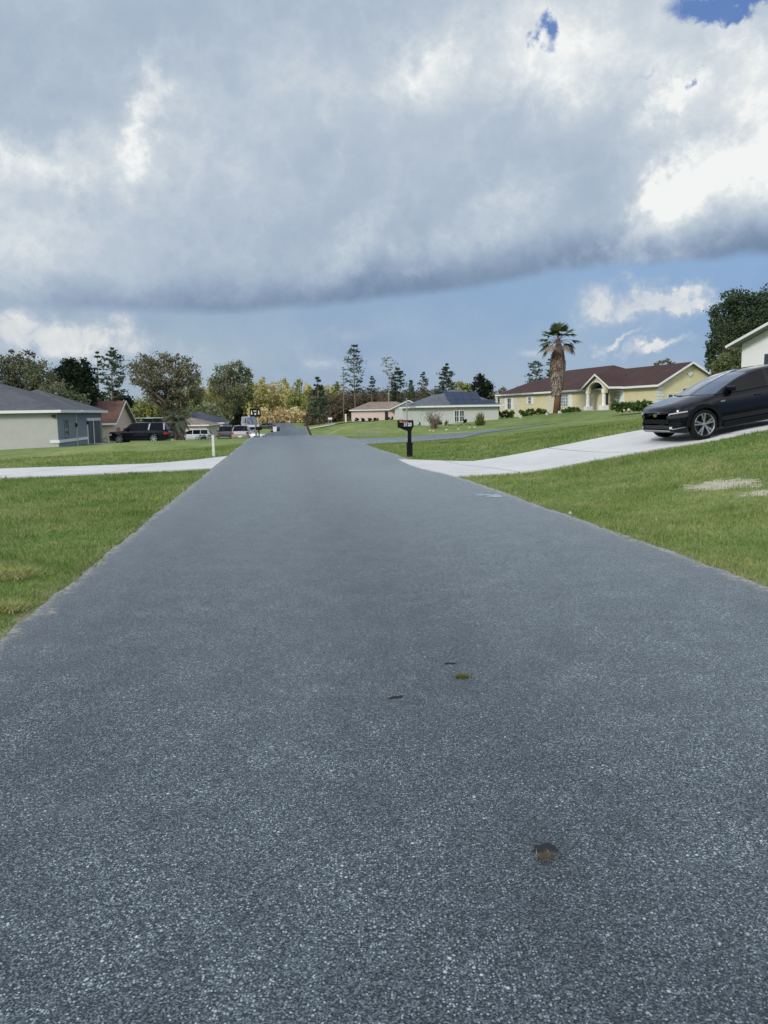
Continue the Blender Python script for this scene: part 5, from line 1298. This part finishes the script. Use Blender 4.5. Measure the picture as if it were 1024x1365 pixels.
    def rear_pt(y, z, out=0.0):
        f = abs(y) / W; tab = pw[-5:][::-1]; s = float(np.interp(f, [q for _, q in tab], [q for q, _ in tab])); return Vector((L / 2 - s - out, y, z))
    def patch(nm, fn, ys, z0f, z1f, mat_, out=.012, parent=root):
        q = LB()
        for i in range(len(ys) - 1):
            a, c = ys[i], ys[i + 1]; q.hexa([fn(a, z0f(a), -.05), fn(c, z0f(c), -.05), fn(c, z1f(c), -.05), fn(a, z1f(a), -.05), fn(a, z0f(a), out), fn(c, z0f(c), out), fn(c, z1f(c), out), fn(a, z1f(a), out)])
        return q.build(nm, mat_, parent)
    zf = lerp_tab(deck, 0)
    hl = sp.get('headlight', (zf - .16, zf - .02)); tl = sp.get('taillight', (lerp_tab(deck, L) - .22, lerp_tab(deck, L) - .02))
    for sg in (1, -1):
        patch('headlight', front_pt, [sg * W * q for q in (.66, .75, .83, .9, .95)], lambda y: hl[0] + .06 * (abs(y) / W - .6), lambda y: hl[1] + .08 * (abs(y) / W - .6), M['lamp'])
        patch('taillight', rear_pt, [sg * W * q for q in (.7, .78, .84, .9, .95)], lambda y: tl[0], lambda y: tl[1], M['red_lamp'])
        q = LB(); xm = L / 2 - s1 - .42; q.box((xm, sg * (W * .98), lerp_tab(deck, s1 + .4) + .08), (.16, .2, .13)); q.build('mirror', paint, root, bevel=.03)
        for sd in sp.get('handles', (s1 + 1.15, s1 + 2.1)):
            q = LB(); q.box((L / 2 - sd, sg * (W * .99), lerp_tab(deck, sd) - .17), (.2, .04, .03)); q.build('door_handle', sp.get('handlemat', paint), root, bevel=.008)
    patch('grille', front_pt, [W * q for q in (-.62, -.3, 0, .3, .62)], lambda y: gc + .28, lambda y: zf - .16, M['black_plastic'], .008)
    patch('rear_bumper', rear_pt, [W * q for q in (-.86, -.7, -.4, 0, .4, .7, .86)], lambda y: gc + .12, lambda y: gc + .30, M['black_plastic'] if not sp.get('chrome_bumper') else M['chrome'], .03)
    return root, front_pt, rear_pt, patch
crossover = dict(L=4.54, W=1.86, r=.365, fo=.74, wb=2.85, gc=.21, deck=[(0, .76), (.04, .82), (.1, .87), (.25, .915), (.6, .975), (.9, 1.03), (1.2, 1.06), (1.8, 1.04), (4.0, 1.08), (4.3, 1.08), (4.45, 1.02), (4.54, .92)],
                 roof=[(1.14, 1.055), (1.42, 1.18), (1.72, 1.30), (2.0, 1.39), (2.25, 1.455), (2.5, 1.49), (2.9, 1.505), (3.3, 1.49), (3.8, 1.44), (4.05, 1.38), (4.4, 1.09)], s2=2.2, s3=4.02, pillars=[(1.14, 1.34), (2.62, 2.72), (3.52, 3.62), (4.1, 4.4)], double=True, spokes=5, headlight=(.715, .738))
near = Vector((7.93, 19.1)); hd = math.atan2(-.206, -.978)
# wheel contact -> root position: left front wheel is at local (L/2-fo, W-.11)
uu = Vector((math.cos(hd), math.sin(hd))); ll = Vector((-uu.y, uu.x))
cw_ = near - uu * (4.54 / 2 - .74) - ll * (.93 - .11)
zfr = gz(near.x, near.y) + .055; print(U(940, 587, 19.1).z, 'car ground', zfr, gz(near.x, near.y))
rear_xy = near - uu * 2.85
pit = math.atan2(gz(rear_xy.x, rear_xy.y) + .05 - zfr, 2.85)
zc = zfr + (4.54 / 2 - .74) * math.tan(pit)
root, fp, rp, patch = car('parked_car', 'glossy black crossover parked nose out on the right driveway', 'car', (cw_.x, cw_.y, zc), hd, crossover, M['black_paint'], pitch=pit)
near_car = root
Wc_ = .93
# details on the near car
patch('lower_grille', fp, [Wc_ * q for q in (-.6, -.3, 0, .3, .6)], lambda y: .36, lambda y: .45, M['dark'], .012)
q = LB(); q.hexa([fp(y, z, o) for z in (.30,) for y, o in ((-.6, -.1), (.6, -.1), (.6, .02), (-.6, .02))] + [fp(y, z, o) for z in (.33,) for y, o in ((-.6, -.1), (.6, -.1), (.6, .02), (-.6, .02))]); q.build('skid_plate', M['alloy'], root)
for sg in (1, -1):
    patch('headlight_surround', fp, [sg * Wc_ * q for q in (.55, .66, .78, .88, .96)], lambda y: .62, lambda y: .69 + .05 * (abs(y) - .5), M['dark'], .014)
    patch('bumper_corner', fp, [sg * Wc_ * q for q in (.62, .72, .82, .9)], lambda y: .30 + .1 * (abs(y) - .5), lambda y: .52, M['black_plastic'], .02)
    patch('fog_lamp', fp, [sg * Wc_ * q for q in (.66, .73)], lambda y: .36, lambda y: .42, M['lamp'], .034)
    patch('bumper_trim', fp, [sg * Wc_ * q for q in (.74, .8, .88, .93)], lambda y: .325 + .12 * (abs(y) - .55), lambda y: .345 + .13 * (abs(y) - .55), M['alloy'], .03)
q = LB(); q.lathe([(0, 0), (.07, 0), (.085, -.01)], (0, 0, 0), 20, 'y'); 
e_ = LB(); nn = 20; c_ = fp(0, .70, .02); e_.add([(c_.x, .085 * math.cos(2 * math.pi * i / nn), c_.z + .045 * math.sin(2 * math.pi * i / nn)) for i in range(nn)] + [(c_.x - .05, .09 * math.cos(2 * math.pi * i / nn), c_.z + .05 * math.sin(2 * math.pi * i / nn)) for i in range(nn)], [tuple(range(nn))] + [(i, (i + 1) % nn, nn + (i + 1) % nn, nn + i) for i in range(nn)]); e_.build('emblem', M['chrome'], root)
# wheel arch cladding, sill cladding, window line
for sg in (1, -1):
    for wc in (.74, 3.59):
        q = LB(); a0, a1 = 0.02, math.pi - .02; N_ = 20; rA, rB = .365 * 1.13, .365 * 1.38
        for i in range(N_):
            t0 = a0 + (a1 - a0) * i / N_; t1 = a0 + (a1 - a0) * (i + 1) / N_
            def cp_(t, r_, y_): return (4.54 / 2 - wc + r_ * math.cos(t), sg * y_, .365 + r_ * math.sin(t) * 1.0)
            q.hexa([cp_(t0, rA, .90), cp_(t1, rA, .90), cp_(t1, rB, .915), cp_(t0, rB, .915), cp_(t0, rA, .945), cp_(t1, rA, .945), cp_(t1, rB, .938), cp_(t0, rB, .938)])
        q.build('wheel_arch_trim', M['black_plastic'], root, smooth=False)
    q = LB(); q.box((4.54 / 2 - 2.23, sg * .925, .28), (1.95, .05, .14)); q.build('sill_trim', M['black_plastic'], root, bevel=.015)
    q = LB(); q.box((4.54 / 2 - 1.28, sg * .938, .86), (.13, .012, .03)); q.build('fender_badge', M['chrome'], root)
# license area/interior hints are hidden by tint
# far black SUV, left
bigsuv = dict(L=5.4, W=2.0, r=.40, fo=1.0, wb=3.1, gc=.25, deck=[(0, .90), (.05, 1.0), (.15, 1.08), (1.0, 1.14), (1.45, 1.18), (4.9, 1.2), (5.3, 1.18), (5.4, 1.0)],
              roof=[(1.35, 1.17), (1.7, 1.45), (2.05, 1.75), (2.4, 1.86), (4.9, 1.84), (5.05, 1.78), (5.35, 1.18)], s2=2.1, s3=5.0, pillars=[(1.35, 1.5), (2.75, 2.83), (3.6, 3.85), (5.0, 5.35)], tuck=.84, roofmat=M['black_paint'], pillarmat=M['black_paint'])
navy = simple('navy black car paint', (.006, .007, .018), .15, .1, 2, coat=1)
D = 70; cx = X(187, D); g0 = gz(cx, D) + .05
root, fp2, rp2, patch2 = car('parked_suv', 'long black SUV seen side on with chrome rear window trim before the pink house', 'SUV', (cx, D, g0), R(180 - 1), bigsuv, M['black_paint'])
for sg in (1, -1):
    for (sa, sb) in ((3.62, 3.86), (5.02, 5.12)):
        q = LB(); q.hexa([(2.7 - sa - d, sg * yy, zz) for d, yy, zz in ((0, .95, 1.2), (.1, .95, 1.2), (.1, .93, 1.2), (0, .93, 1.2))] + [(2.7 - sb + .0 - d + .0, sg * yy, zz) for d, yy, zz in ((-.12, .875, 1.76), (0, .875, 1.76), (0, .855, 1.76), (-.12, .855, 1.76))]); q.build('chrome_trim', M['chrome'], root)
# white minivan
van = dict(L=4.9, W=1.9, r=.34, fo=.95, wb=2.9, gc=.2, deck=[(0, .75), (.1, .9), (.9, 1.05), (1.1, 1.08), (4.6, 1.1), (4.85, 1.05), (4.9, .9)], roof=[(.95, 1.06), (1.4, 1.4), (1.8, 1.62), (2.2, 1.70), (4.3, 1.68), (4.55, 1.6), (4.85, 1.08)], s2=1.9, s3=4.6, pillars=[(.95, 1.15), (2.3, 2.4), (3.4, 3.5), (4.45, 4.85)], tuck=.76)
D = 112; cx = X(258, D); car('parked_van', 'white minivan with dark windows beside the cream house', 'minivan', (cx, D, gz(cx, D) + .05), R(180 + 4), van, M['white_paint'], detail=0)
# pickups: bed built as low deck
pick = dict(L=5.5, W=2.0, r=.39, fo=.95, wb=3.3, gc=.3, deck=[(0, .95), (.1, 1.05), (1.3, 1.15), (1.5, 1.18), (5.4, 1.2), (5.5, 1.12)], roof=[(1.4, 1.17), (1.8, 1.55), (2.1, 1.75), (2.4, 1.82), (3.3, 1.82), (3.5, 1.75), (3.7, 1.2)], s2=2.1, s3=3.45, pillars=[(1.4, 1.55), (2.7, 2.8), (3.4, 3.7)], chrome_bumper=True, tuck=.74)
D = 88; cx = X(315.5, D); rt, *_ = car('parked_pickup', 'silver pickup seen from behind on the far left driveway', 'pickup truck', (cx, D + 2.2, gz(cx, D + 2) + .03), R(90 + 8), pick, M['silver_paint'], detail=0)
q = LB(); q.box((-2.78, 0, .62), (.04, .42, .16)); q.build('license_plate', M['white'], rt)
D = 92; cx = X(295, D); car('parked_pickup', 'dark pickup left of the silver pickup', 'pickup truck', (cx, D + 2, gz(cx, D + 2)), R(90 + 14), pick, M['dkgray_paint'], detail=0)
D = 104; cx = X(323, D); car('parked_car', 'dark red car half hidden behind the silver pickup', 'car', (cx + .4, D, gz(cx, D) + .3), R(90), crossover, M['red_paint'], detail=0)
D = 97; cx = X(335, D); car('parked_car', 'white car with its nose towards the road right of the silver pickup', 'car', (cx - .6, D, gz(cx, D) + .1), R(-12), crossover, M['white_paint'], detail=0)
cargo = dict(L=5.6, W=2.0, r=.36, fo=.9, wb=3.4, gc=.22, deck=[(0, .8), (.1, 1.0), (.8, 1.2), (5.5, 1.25), (5.6, 1.2)], roof=[(.75, 1.2), (1.3, 1.9), (1.7, 2.25), (2.2, 2.35), (5.3, 2.35), (5.55, 1.25)], s2=1.7, s3=5.4, pillars=[(.75, 1.0), (2.0, 5.55)], tuck=.82)
D = 118; cx = X(333, D); car('parked_van', 'tall white work van behind the white car by the black sign board', 'van', (cx, D, gz(cx, D) + .6), R(-70), cargo, M['white_paint'], detail=0)
D = 178; cx = X(353, D); car('parked_car', 'dark car parked far down the road before the golden woodland', 'car', (cx, D, gz(cx, D) + .1), R(180), crossover, M['dkgray_paint'], detail=0)
# bins at the far kerb
def bin_(px, py, D, w, h, mat, label):
    b = Vector((X(px, D), D, U(px, py, D).z)); b.z = gz(b.x, D); root = empty('wheelie_bin', b, label, 'bin', 'bins at the far road edge')
    m = MB(); m.hexa([b + Vector((x * w * .4, y * w * .4, 0)) for x, y in ((-1, -1), (1, -1), (1, 1), (-1, 1))] + [b + Vector((x * w * .5, y * w * .5, h * .9)) for x, y in ((-1, -1), (1, -1), (1, 1), (-1, 1))]); m.build('body', mat, root)
    m = MB(); m.box(b + Vector((0, 0, h * .95)), (w * 1.08, w * 1.08, h * .1)); m.build('lid', mat, root, bevel=.03)
bin_(366, 582, 128, .6, 1.1, M['white'], 'white bin at the far left road edge beside the dark bin')
bin_(370, 582, 129, .6, 1.05, M['teal'], 'dark bin standing right of the white bin at the far road edge')
def farbox(px, D, label):
    b = Vector((X(px, D), D, 0)); b.z = gz(b.x, D); root = empty('mailbox', b, label, 'mailbox', 'far mailboxes'); m = MB(); m.box(b + Vector((0, 0, .55)), (.1, .1, 1.1)); m.build('post', M['wood_dark'], root)
    m = MB(); m.box(b + Vector((0, 0, 1.2)), (.5, .25, .28)); m.build('box', M['black_plastic'], root, bevel=.04)
farbox(362, 140, 'dark mailbox on a post just left of the two bins'); farbox(365.5, 190, 'farthest dark mailbox on a post before the golden woodland'); farbox(344.5, 64, 'black mailbox on a post under the black sign board')
# small bicycles / stump
def bicycle(px, py, D, label, mat, s=1.0, ang=0):
    b = Vector((X(px, D), D, 0)); b.z = gz(b.x, D); root = empty('bicycle', b, label, 'bicycle', rot=(R(4), 0, ang))
    for x in (-.42 * s, .42 * s):
        w = LB(); N_ = 20; w.tube([(x + .27 * s * math.cos(2 * math.pi * i / N_), 0, .28 * s + .27 * s * math.sin(2 * math.pi * i / N_)) for i in range(N_ + 1)], .03 * s, 6, False)
        for i in range(6): a = math.pi * i / 6; w.tube([(x + .26 * s * math.cos(a), 0, .28 * s + .26 * s * math.sin(a)), (x - .26 * s * math.cos(a), 0, .28 * s - .26 * s * math.sin(a))], .006, 4)
        w.build('wheel', M['tyre'], root)
    f = LB()
    for a, c in (((-.42, .28), (-.05, .25)), ((-.05, .25), (-.18, .68)), ((-.18, .68), (.3, .72)), ((.3, .72), (-.05, .25)), ((-.42, .28), (-.18, .68)), ((.42, .28), (.28, .85))): f.tube([(a[0] * s, 0, a[1] * s), (c[0] * s, 0, c[1] * s)], .025 * s, 6)
    f.build('frame', mat, root)
    f = LB(); f.tube([(.25 * s, -.25 * s, .88 * s), (.28 * s, 0, .86 * s), (.25 * s, .25 * s, .88 * s)], .02 * s, 6); f.build('handlebar', M['dark'], root)
    f = LB(); f.box((-.2 * s, 0, .74 * s), (.24 * s, .13 * s, .06 * s)); f.build('saddle', M['dark'], root, bevel=.02)
bicycle(268, 592, 74, 'small black bicycle standing on the lawn before the white minivan', M['black_plastic'], .9, .2)
bicycle(143, 590, 76, 'small white bicycle standing left of the black SUV', M['white'], .8, .3)
D = 66; b1 = Vector((X(238.5, D), D, 0)); b1.z = gz(b1.x, D); m = MB(); m.lathe([(0, .45), (.15, .45), (.2, .42), (.17, .1), (.19, -.1)], b1, 14); tag(m.build('stump', M['wood_dark'], base=b1, smooth=False), 'short dark stump on the left lawn below the pindo palm', 'stump')
# dark stick on the right lawn
b1 = hit(590, 591.8); m = MB(); rs = random.Random(2); m.tube([b1 + Vector((-.25, 0, .02)), b1 + Vector((-.05, .03, .06)), b1 + Vector((.1, -.02, .05)), b1 + Vector((.27, .02, .09))], [.022, .03, .028, .012], 7); m.tube([b1 + Vector((.05, 0, .05)), b1 + Vector((.2, .06, .13))], [.015, .006], 5)
tag(m.build('fallen_branch', M['wood_dark'], base=b1), 'short dark fallen branch on the lawn right of the mailbox', 'branch')
# wire garden enclosure on the far lawn
D = 62; root = empty('wire_enclosure', (X(490, D), D, gz(X(490, D), D)), 'grey wire mesh garden enclosure on the lawn across the side street', 'fence')
for px in (474, 482, 490, 498, 506):
    x = X(px, D); g0 = gz(x, D); m = MB(); m.tube([(x, D, g0 - .05), (x, D, g0 + .75)], .018, 6); m.build('stake', M['metal_gray'], root)
m = MB()
x0_, x1_ = X(474, D), X(506, D)
for i in range(9):
    m.tube([(x0_ + (x1_ - x0_) * t_, D, gz(x0_ + (x1_ - x0_) * t_, D) + .05 + i * .08) for t_ in (0, .25, .5, .75, 1)], .004, 4)
for i in range(26):
    x = x0_ + (x1_ - x0_) * i / 25; m.tube([(x, D + .002, gz(x, D) + .03), (x, D + .002, gz(x, D) + .7)], .004, 4)
m.build('wire_mesh', M['metal_gray'], root)
# white stone fleck at the road edge
b1 = hit(760, 686.5); m = MB(); m.blob(b1 + Vector((0, 0, .02)), .025, 7, 5, .2); tag(m.build('pebble', M['stone'], base=b1), 'small white pebble in the grass at the right road edge', 'pebble')

# ------------------------------------------------------------------ sky
SUN_EL, SUN_AZ = 30, 222    # azimuth measured from +Y clockwise (behind the camera, slightly left)
w = bpy.data.worlds.new('World'); scene.world = w; w.use_nodes = True
t = NT(w.node_tree); w.node_tree.nodes.clear()
tc = t.node('ShaderNodeTexCoord').outputs['Generated']
sp = t.node('ShaderNodeSeparateXYZ'); t.l.new(tc, sp.inputs[0]); dx, dy, dz = sp.outputs
az = t.m('ARCTAN2', dx, dy); el = t.m('ARCSINE', dz)
def AE(px, py):
    d = ray(px, py).normalized(); return math.atan2(d.x, d.y), math.asin(d.z)
K1 = 1 / FPX
# domain warp
nw = t.node('ShaderNodeTexNoise'); t.l.new(tc, nw.inputs['Vector']); nw.inputs['Scale'].default_value = 8; nw.inputs['Detail'].default_value = 9; nw.inputs['Roughness'].default_value = .66
ws = t.node('ShaderNodeSeparateXYZ'); t.l.new(nw.outputs['Color'], ws.inputs[0])
nwl = t.node('ShaderNodeTexNoise'); t.l.new(tc, nwl.inputs['Vector']); nwl.inputs['Scale'].default_value = 3; nwl.inputs['Detail'].default_value = 4
wl2 = t.node('ShaderNodeSeparateXYZ'); t.l.new(nwl.outputs['Color'], wl2.inputs[0])
def warp(base, a, ch, b=0):
    q = t.m('MULTIPLY_ADD', t.m('SUBTRACT', ws.outputs[ch], .5), a, base)
    return t.m('MULTIPLY_ADD', t.m('SUBTRACT', wl2.outputs[ch], .5), b, q) if b else q
azw = warp(az, .22, 0, .14); elw = warp(el, .19, 1, .10)
azs = warp(az, .05, 0); els = warp(el, .035, 1)
nh = t.node('ShaderNodeTexNoise'); t.l.new(tc, nh.inputs['Vector']); nh.inputs['Scale'].default_value = 26; nh.inputs['Detail'].default_value = 6; nh.inputs['Roughness'].default_value = .65
hs_ = t.node('ShaderNodeSeparateXYZ'); t.l.new(nh.outputs['Color'], hs_.inputs[0])
azh = t.m('MULTIPLY_ADD', t.m('SUBTRACT', hs_.outputs[0], .5), .07, az); elh = t.m('MULTIPLY_ADD', t.m('SUBTRACT', hs_.outputs[1], .5), .07, el)
def gauss(px, py, rx, ry, ang=0, A=None, E=None, sharp=1.0):
    a0, e0 = AE(px, py); A = A or azw; E = E or elw
    du = t.m('SUBTRACT', A, a0); dv = t.m('SUBTRACT', E, e0)
    c, s = math.cos(R(ang)), math.sin(R(ang)); sx_, sy_ = 1 / (rx * K1), 1 / (ry * K1)
    u = t.m('MULTIPLY_ADD', du, c * sx_, t.m('MULTIPLY', dv, s * sx_)); v = t.m('MULTIPLY_ADD', dv, c * sy_, t.m('MULTIPLY', du, -s * sy_))
    q = t.m('ADD', t.m('MULTIPLY', u, u), t.m('MULTIPLY', v, v))
    if sharp != 1: q = t.m('POWER', q, sharp)
    return t.m('EXPONENT', t.m('MULTIPLY', q, -1))
def addup(lst):
    o = None
    for g, a in lst:
        x = t.m('MULTIPLY', g, a); o = x if o is None else t.m('ADD', o, x)
    return o
# brightness field of the big cloud
B_ = addup([
    (gauss(80, 300, 130, 85, 20), .17), (gauss(20, 370, 90, 38, 8), .14), (gauss(222, 130, 22, 36, -5), .34), (gauss(215, 190, 20, 34, 10), .28), (gauss(100, 215, 70, 26, 10), .26), (gauss(260, 190, 60, 90), .10), (gauss(40, 240, 60, 30, 10), .12),
    (gauss(560, 95, 55, 32), .26), (gauss(600, 110, 30, 40), .14), (gauss(430, 130, 90, 60), .12), (gauss(730, 90, 90, 50, -20), .34), (gauss(600, 170, 80, 80), .08),
    (gauss(975, 235, 120, 52, 36), .50), (gauss(880, 292, 95, 22, 28), .40), (gauss(900, 150, 50, 16, 45), .36), (gauss(1000, 110, 70, 60, 30), .30), (gauss(870, 60, 120, 70), .20), (gauss(930, 190, 60, 14, 40), -.10),
    (gauss(660, 305, 70, 16, 22), .14), (gauss(450, 340, 70, 13, 30), .12), (gauss(540, 350, 60, 10, 28), .10), (gauss(350, 370, 50, 14, 20), .06),
    (gauss(300, 300, 110, 60), -.03), (gauss(120, 110, 170, 60), -.03), (gauss(150, 270, 40, 40), -.08)])
nb = t.noise(tc, 5.5, 8, .58, .1).outputs[0]; nb2 = t.noise(tc, 15, 8, .64, .1).outputs[0]; nr = t.noise(tc, 10, 9, .62, .15).outputs[0]
ridge = t.m('SUBTRACT', 1, t.m('MULTIPLY', t.m('ABSOLUTE', t.m('SUBTRACT', nr, .5)), 6), clamp=True)
B_ = t.m('ADD', B_, t.m('MULTIPLY', t.m('SUBTRACT', t.m('MULTIPLY', ridge, ridge), .35), t.m('MULTIPLY_ADD', t.m('MAXIMUM', B_, 0), .30, .07)))
B_ = t.m('ADD', B_, t.m('MULTIPLY', t.m('SUBTRACT', nb, .5), .34)); B_ = t.m('ADD', B_, t.m('MULTIPLY', t.m('SUBTRACT', nb2, .5), t.m('MULTIPLY_ADD', B_, 1.0, .22)))
B_ = t.m('ADD', B_, .44)
# bottom edge of the big cloud: elevation as a function of azimuth
fc = t.node('ShaderNodeFloatCurve')
e_pts = [(-300, 418), (-100, 414), (0, 413), (150, 416), (300, 419), (370, 414), (450, 407), (600, 388), (750, 365), (900, 350), (1024, 344), (1300, 330)]
aes = [AE(*p) for p in e_pts]; A0, A1 = -.75, .75
cv = fc.mapping.curves[0]; pts = [((a - A0) / (A1 - A0), e / .5) for a, e in aes]; pts = [(0, pts[0][1])] + pts + [(1, pts[-1][1])]
cv.points[0].location = pts[0]; cv.points[1].location = pts[-1]
for p in pts[1:-1]: cv.points.new(*p)
fc.mapping.update()
t.set(fc.inputs['Value'], t.m('DIVIDE', t.m('SUBTRACT', az, A0), A1 - A0))
edge = t.m('MULTIPLY', fc.outputs[0], .5)
n_e = t.noise(tc, 9, 6, .6).outputs[0]
ab = t.m('SUBTRACT', t.m('ADD', el, t.m('MULTIPLY', t.m('SUBTRACT', n_e, .5), .022)), edge)   # above the edge (rad)
cover = t.rng(ab, -.004, .011, smooth=True)
# flat dark base of the cloud just above the edge
n_d = t.noise(tc, 6, 7, .6).outputs[0]
hgt = t.m('MULTIPLY', t.m('ADD', ab, t.m('MULTIPLY', t.m('SUBTRACT', n_d, .5), .055)), 1.0)
dk = t.m('SUBTRACT', 1, t.rng(hgt, .006, .072, smooth=True))
darken = t.m('MULTIPLY', dk, t.rng(az, -.55, .4, .24, .56))
B_ = t.m('MULTIPLY', B_, t.m('SUBTRACT', 1, t.m('MULTIPLY', dk, .28))); B_ = t.m('SUBTRACT', B_, t.m('MULTIPLY', darken, .50))
ccol = t.ramp(B_, [(0, srgb(106, 128, 156)), (.16, srgb(134, 154, 180)), (.34, srgb(163, 180, 200)), (.52, srgb(184, 197, 211)), (.76, srgb(212, 220, 226)), (1.0, srgb(243, 245, 244))])
# clear sky
sky = t.node('ShaderNodeTexSky', sky_type='NISHITA'); sky.sun_disc = False; sky.sun_elevation = R(SUN_EL); sky.sun_rotation = R(SUN_AZ); sky.air_density = 1.2; sky.dust_density = .6; sky.ozone_density = 1.5
skyc = t.mix(1, sky.outputs[0], (.11, .11, .115), 'MULTIPLY')
veil_n = t.noise(tc, 5, 6, .6).outputs[0]
veil = t.m('ADD', t.rng(el, .0, .22, .9, .72), t.m('MULTIPLY', t.m('SUBTRACT', veil_n, .5), .5), clamp=True)
vcol = t.mix(t.rng(az, -.35, .45), srgb(146, 167, 192), srgb(122, 155, 200))
vcol = t.mix(t.rng(el, .0, .10, .45, 0), vcol, srgb(160, 181, 203))
veil_low = t.mix(veil, skyc, vcol)
# small clouds under the base
lowc = addup([(gauss(40, 440, 110, 32, 0, azs, els), .75), (gauss(-80, 440, 100, 34, 0, azs, els), .8), (gauss(150, 445, 90, 22), .35), (gauss(835, 400, 55, 22, 0, azh, elh, 1.3), 1.15), (gauss(905, 400, 60, 14, -4, azh, elh, 1.3), 1.1), (gauss(815, 420, 36, 14, 0, azh, elh), .7),
              (gauss(872, 464, 44, 8, 14, azh, elh, 1.5), .95), (gauss(822, 459, 28, 6, 20, azh, elh, 1.5), .8), (gauss(706, 470, 16, 5, 0, azs, els), .55), (gauss(430, 484, 20, 6, 0, azs, els), .45), (gauss(455, 442, 26, 10, 0, azs, els), .4), (gauss(860, 440, 70, 22), .15),
              (gauss(950, 470, 60, 12, 10), .2), (gauss(250, 460, 190, 40), .30), (gauss(520, 470, 160, 36), .22), (gauss(700, 430, 90, 20), .18)])
lown = t.noise(tc, 22, 7, .62, .5).outputs[0]
lowm = t.m('MULTIPLY', lowc, t.rng(lown, .3, .62, .35, 1.15), clamp=True)
lowm = t.m('MULTIPLY', lowm, .85)
lowcol = t.ramp(t.m('MULTIPLY', lowm, t.rng(lown, .35, .65, .6, 1.2)), [(0, srgb(166, 184, 205)), (.6, srgb(205, 212, 220)), (1, srgb(235, 235, 232))])
under = t.mix(t.m('POWER', lowm, 1.0), veil_low, lowcol)
# blue holes in the cloud sheet
holes = addup([(gauss(724, 44, 17, 25, 12, azh, elh), 1.1), (gauss(942, 8, 50, 20, 6, azh, elh), 1.15), (gauss(995, -2, 40, 14, 0, azh, elh), .9), (gauss(924, 118, 13, 9, 30, azh, elh), .85), (gauss(862, 90, 11, 8, 0, azh, elh), .65)])
holes = t.m('MULTIPLY', t.rng(holes, .40, 1.05, 0, 1, smooth=True), .92)
bluec = t.mix(.35, skyc, srgb(72, 112, 178))
full = t.mix(holes, ccol, srgb(84, 122, 186))
full = t.mix(t.m('SUBTRACT', 1, cover), full, under)
# brighter unseen cloud added behind the camera and overhead to lift the ground light
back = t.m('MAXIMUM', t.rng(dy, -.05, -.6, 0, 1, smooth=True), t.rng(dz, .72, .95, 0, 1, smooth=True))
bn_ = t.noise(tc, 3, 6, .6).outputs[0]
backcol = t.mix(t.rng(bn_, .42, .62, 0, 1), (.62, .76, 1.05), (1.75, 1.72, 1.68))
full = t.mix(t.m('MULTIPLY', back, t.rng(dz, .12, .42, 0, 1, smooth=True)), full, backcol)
# below the horizon
full = t.mix(t.rng(dz, -.03, .0, 1, 0), full, (.12, .14, .10))
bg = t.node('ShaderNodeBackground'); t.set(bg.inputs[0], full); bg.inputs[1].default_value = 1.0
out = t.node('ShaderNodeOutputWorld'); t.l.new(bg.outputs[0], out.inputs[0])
w.cycles.sampling_method = 'MANUAL'; w.cycles.sample_map_resolution = 1024

sd = bpy.data.lights.new('sun', 'SUN'); so = bpy.data.objects.new('sun', sd); COL.objects.link(so)
sd.energy = 2.3; sd.angle = R(12); sd.color = (1, .95, .86)
a, e = R(SUN_AZ), R(SUN_EL)
sdir = Vector((math.sin(a) * math.cos(e), math.cos(a) * math.cos(e), math.sin(e)))
so.rotation_euler = (-sdir).to_track_quat('-Z', 'Y').to_euler(); so.location = (0, -10, 30)

scene.view_settings.view_transform = 'Standard'; scene.view_settings.look = 'None'; scene.view_settings.exposure = 0; scene.view_settings.gamma = 1
scene.render.engine = 'CYCLES'; scene.cycles.max_bounces = 5; scene.cycles.diffuse_bounces = 3; scene.cycles.glossy_bounces = 3; scene.cycles.transparent_max_bounces = 4
scene.cycles.use_denoising = True
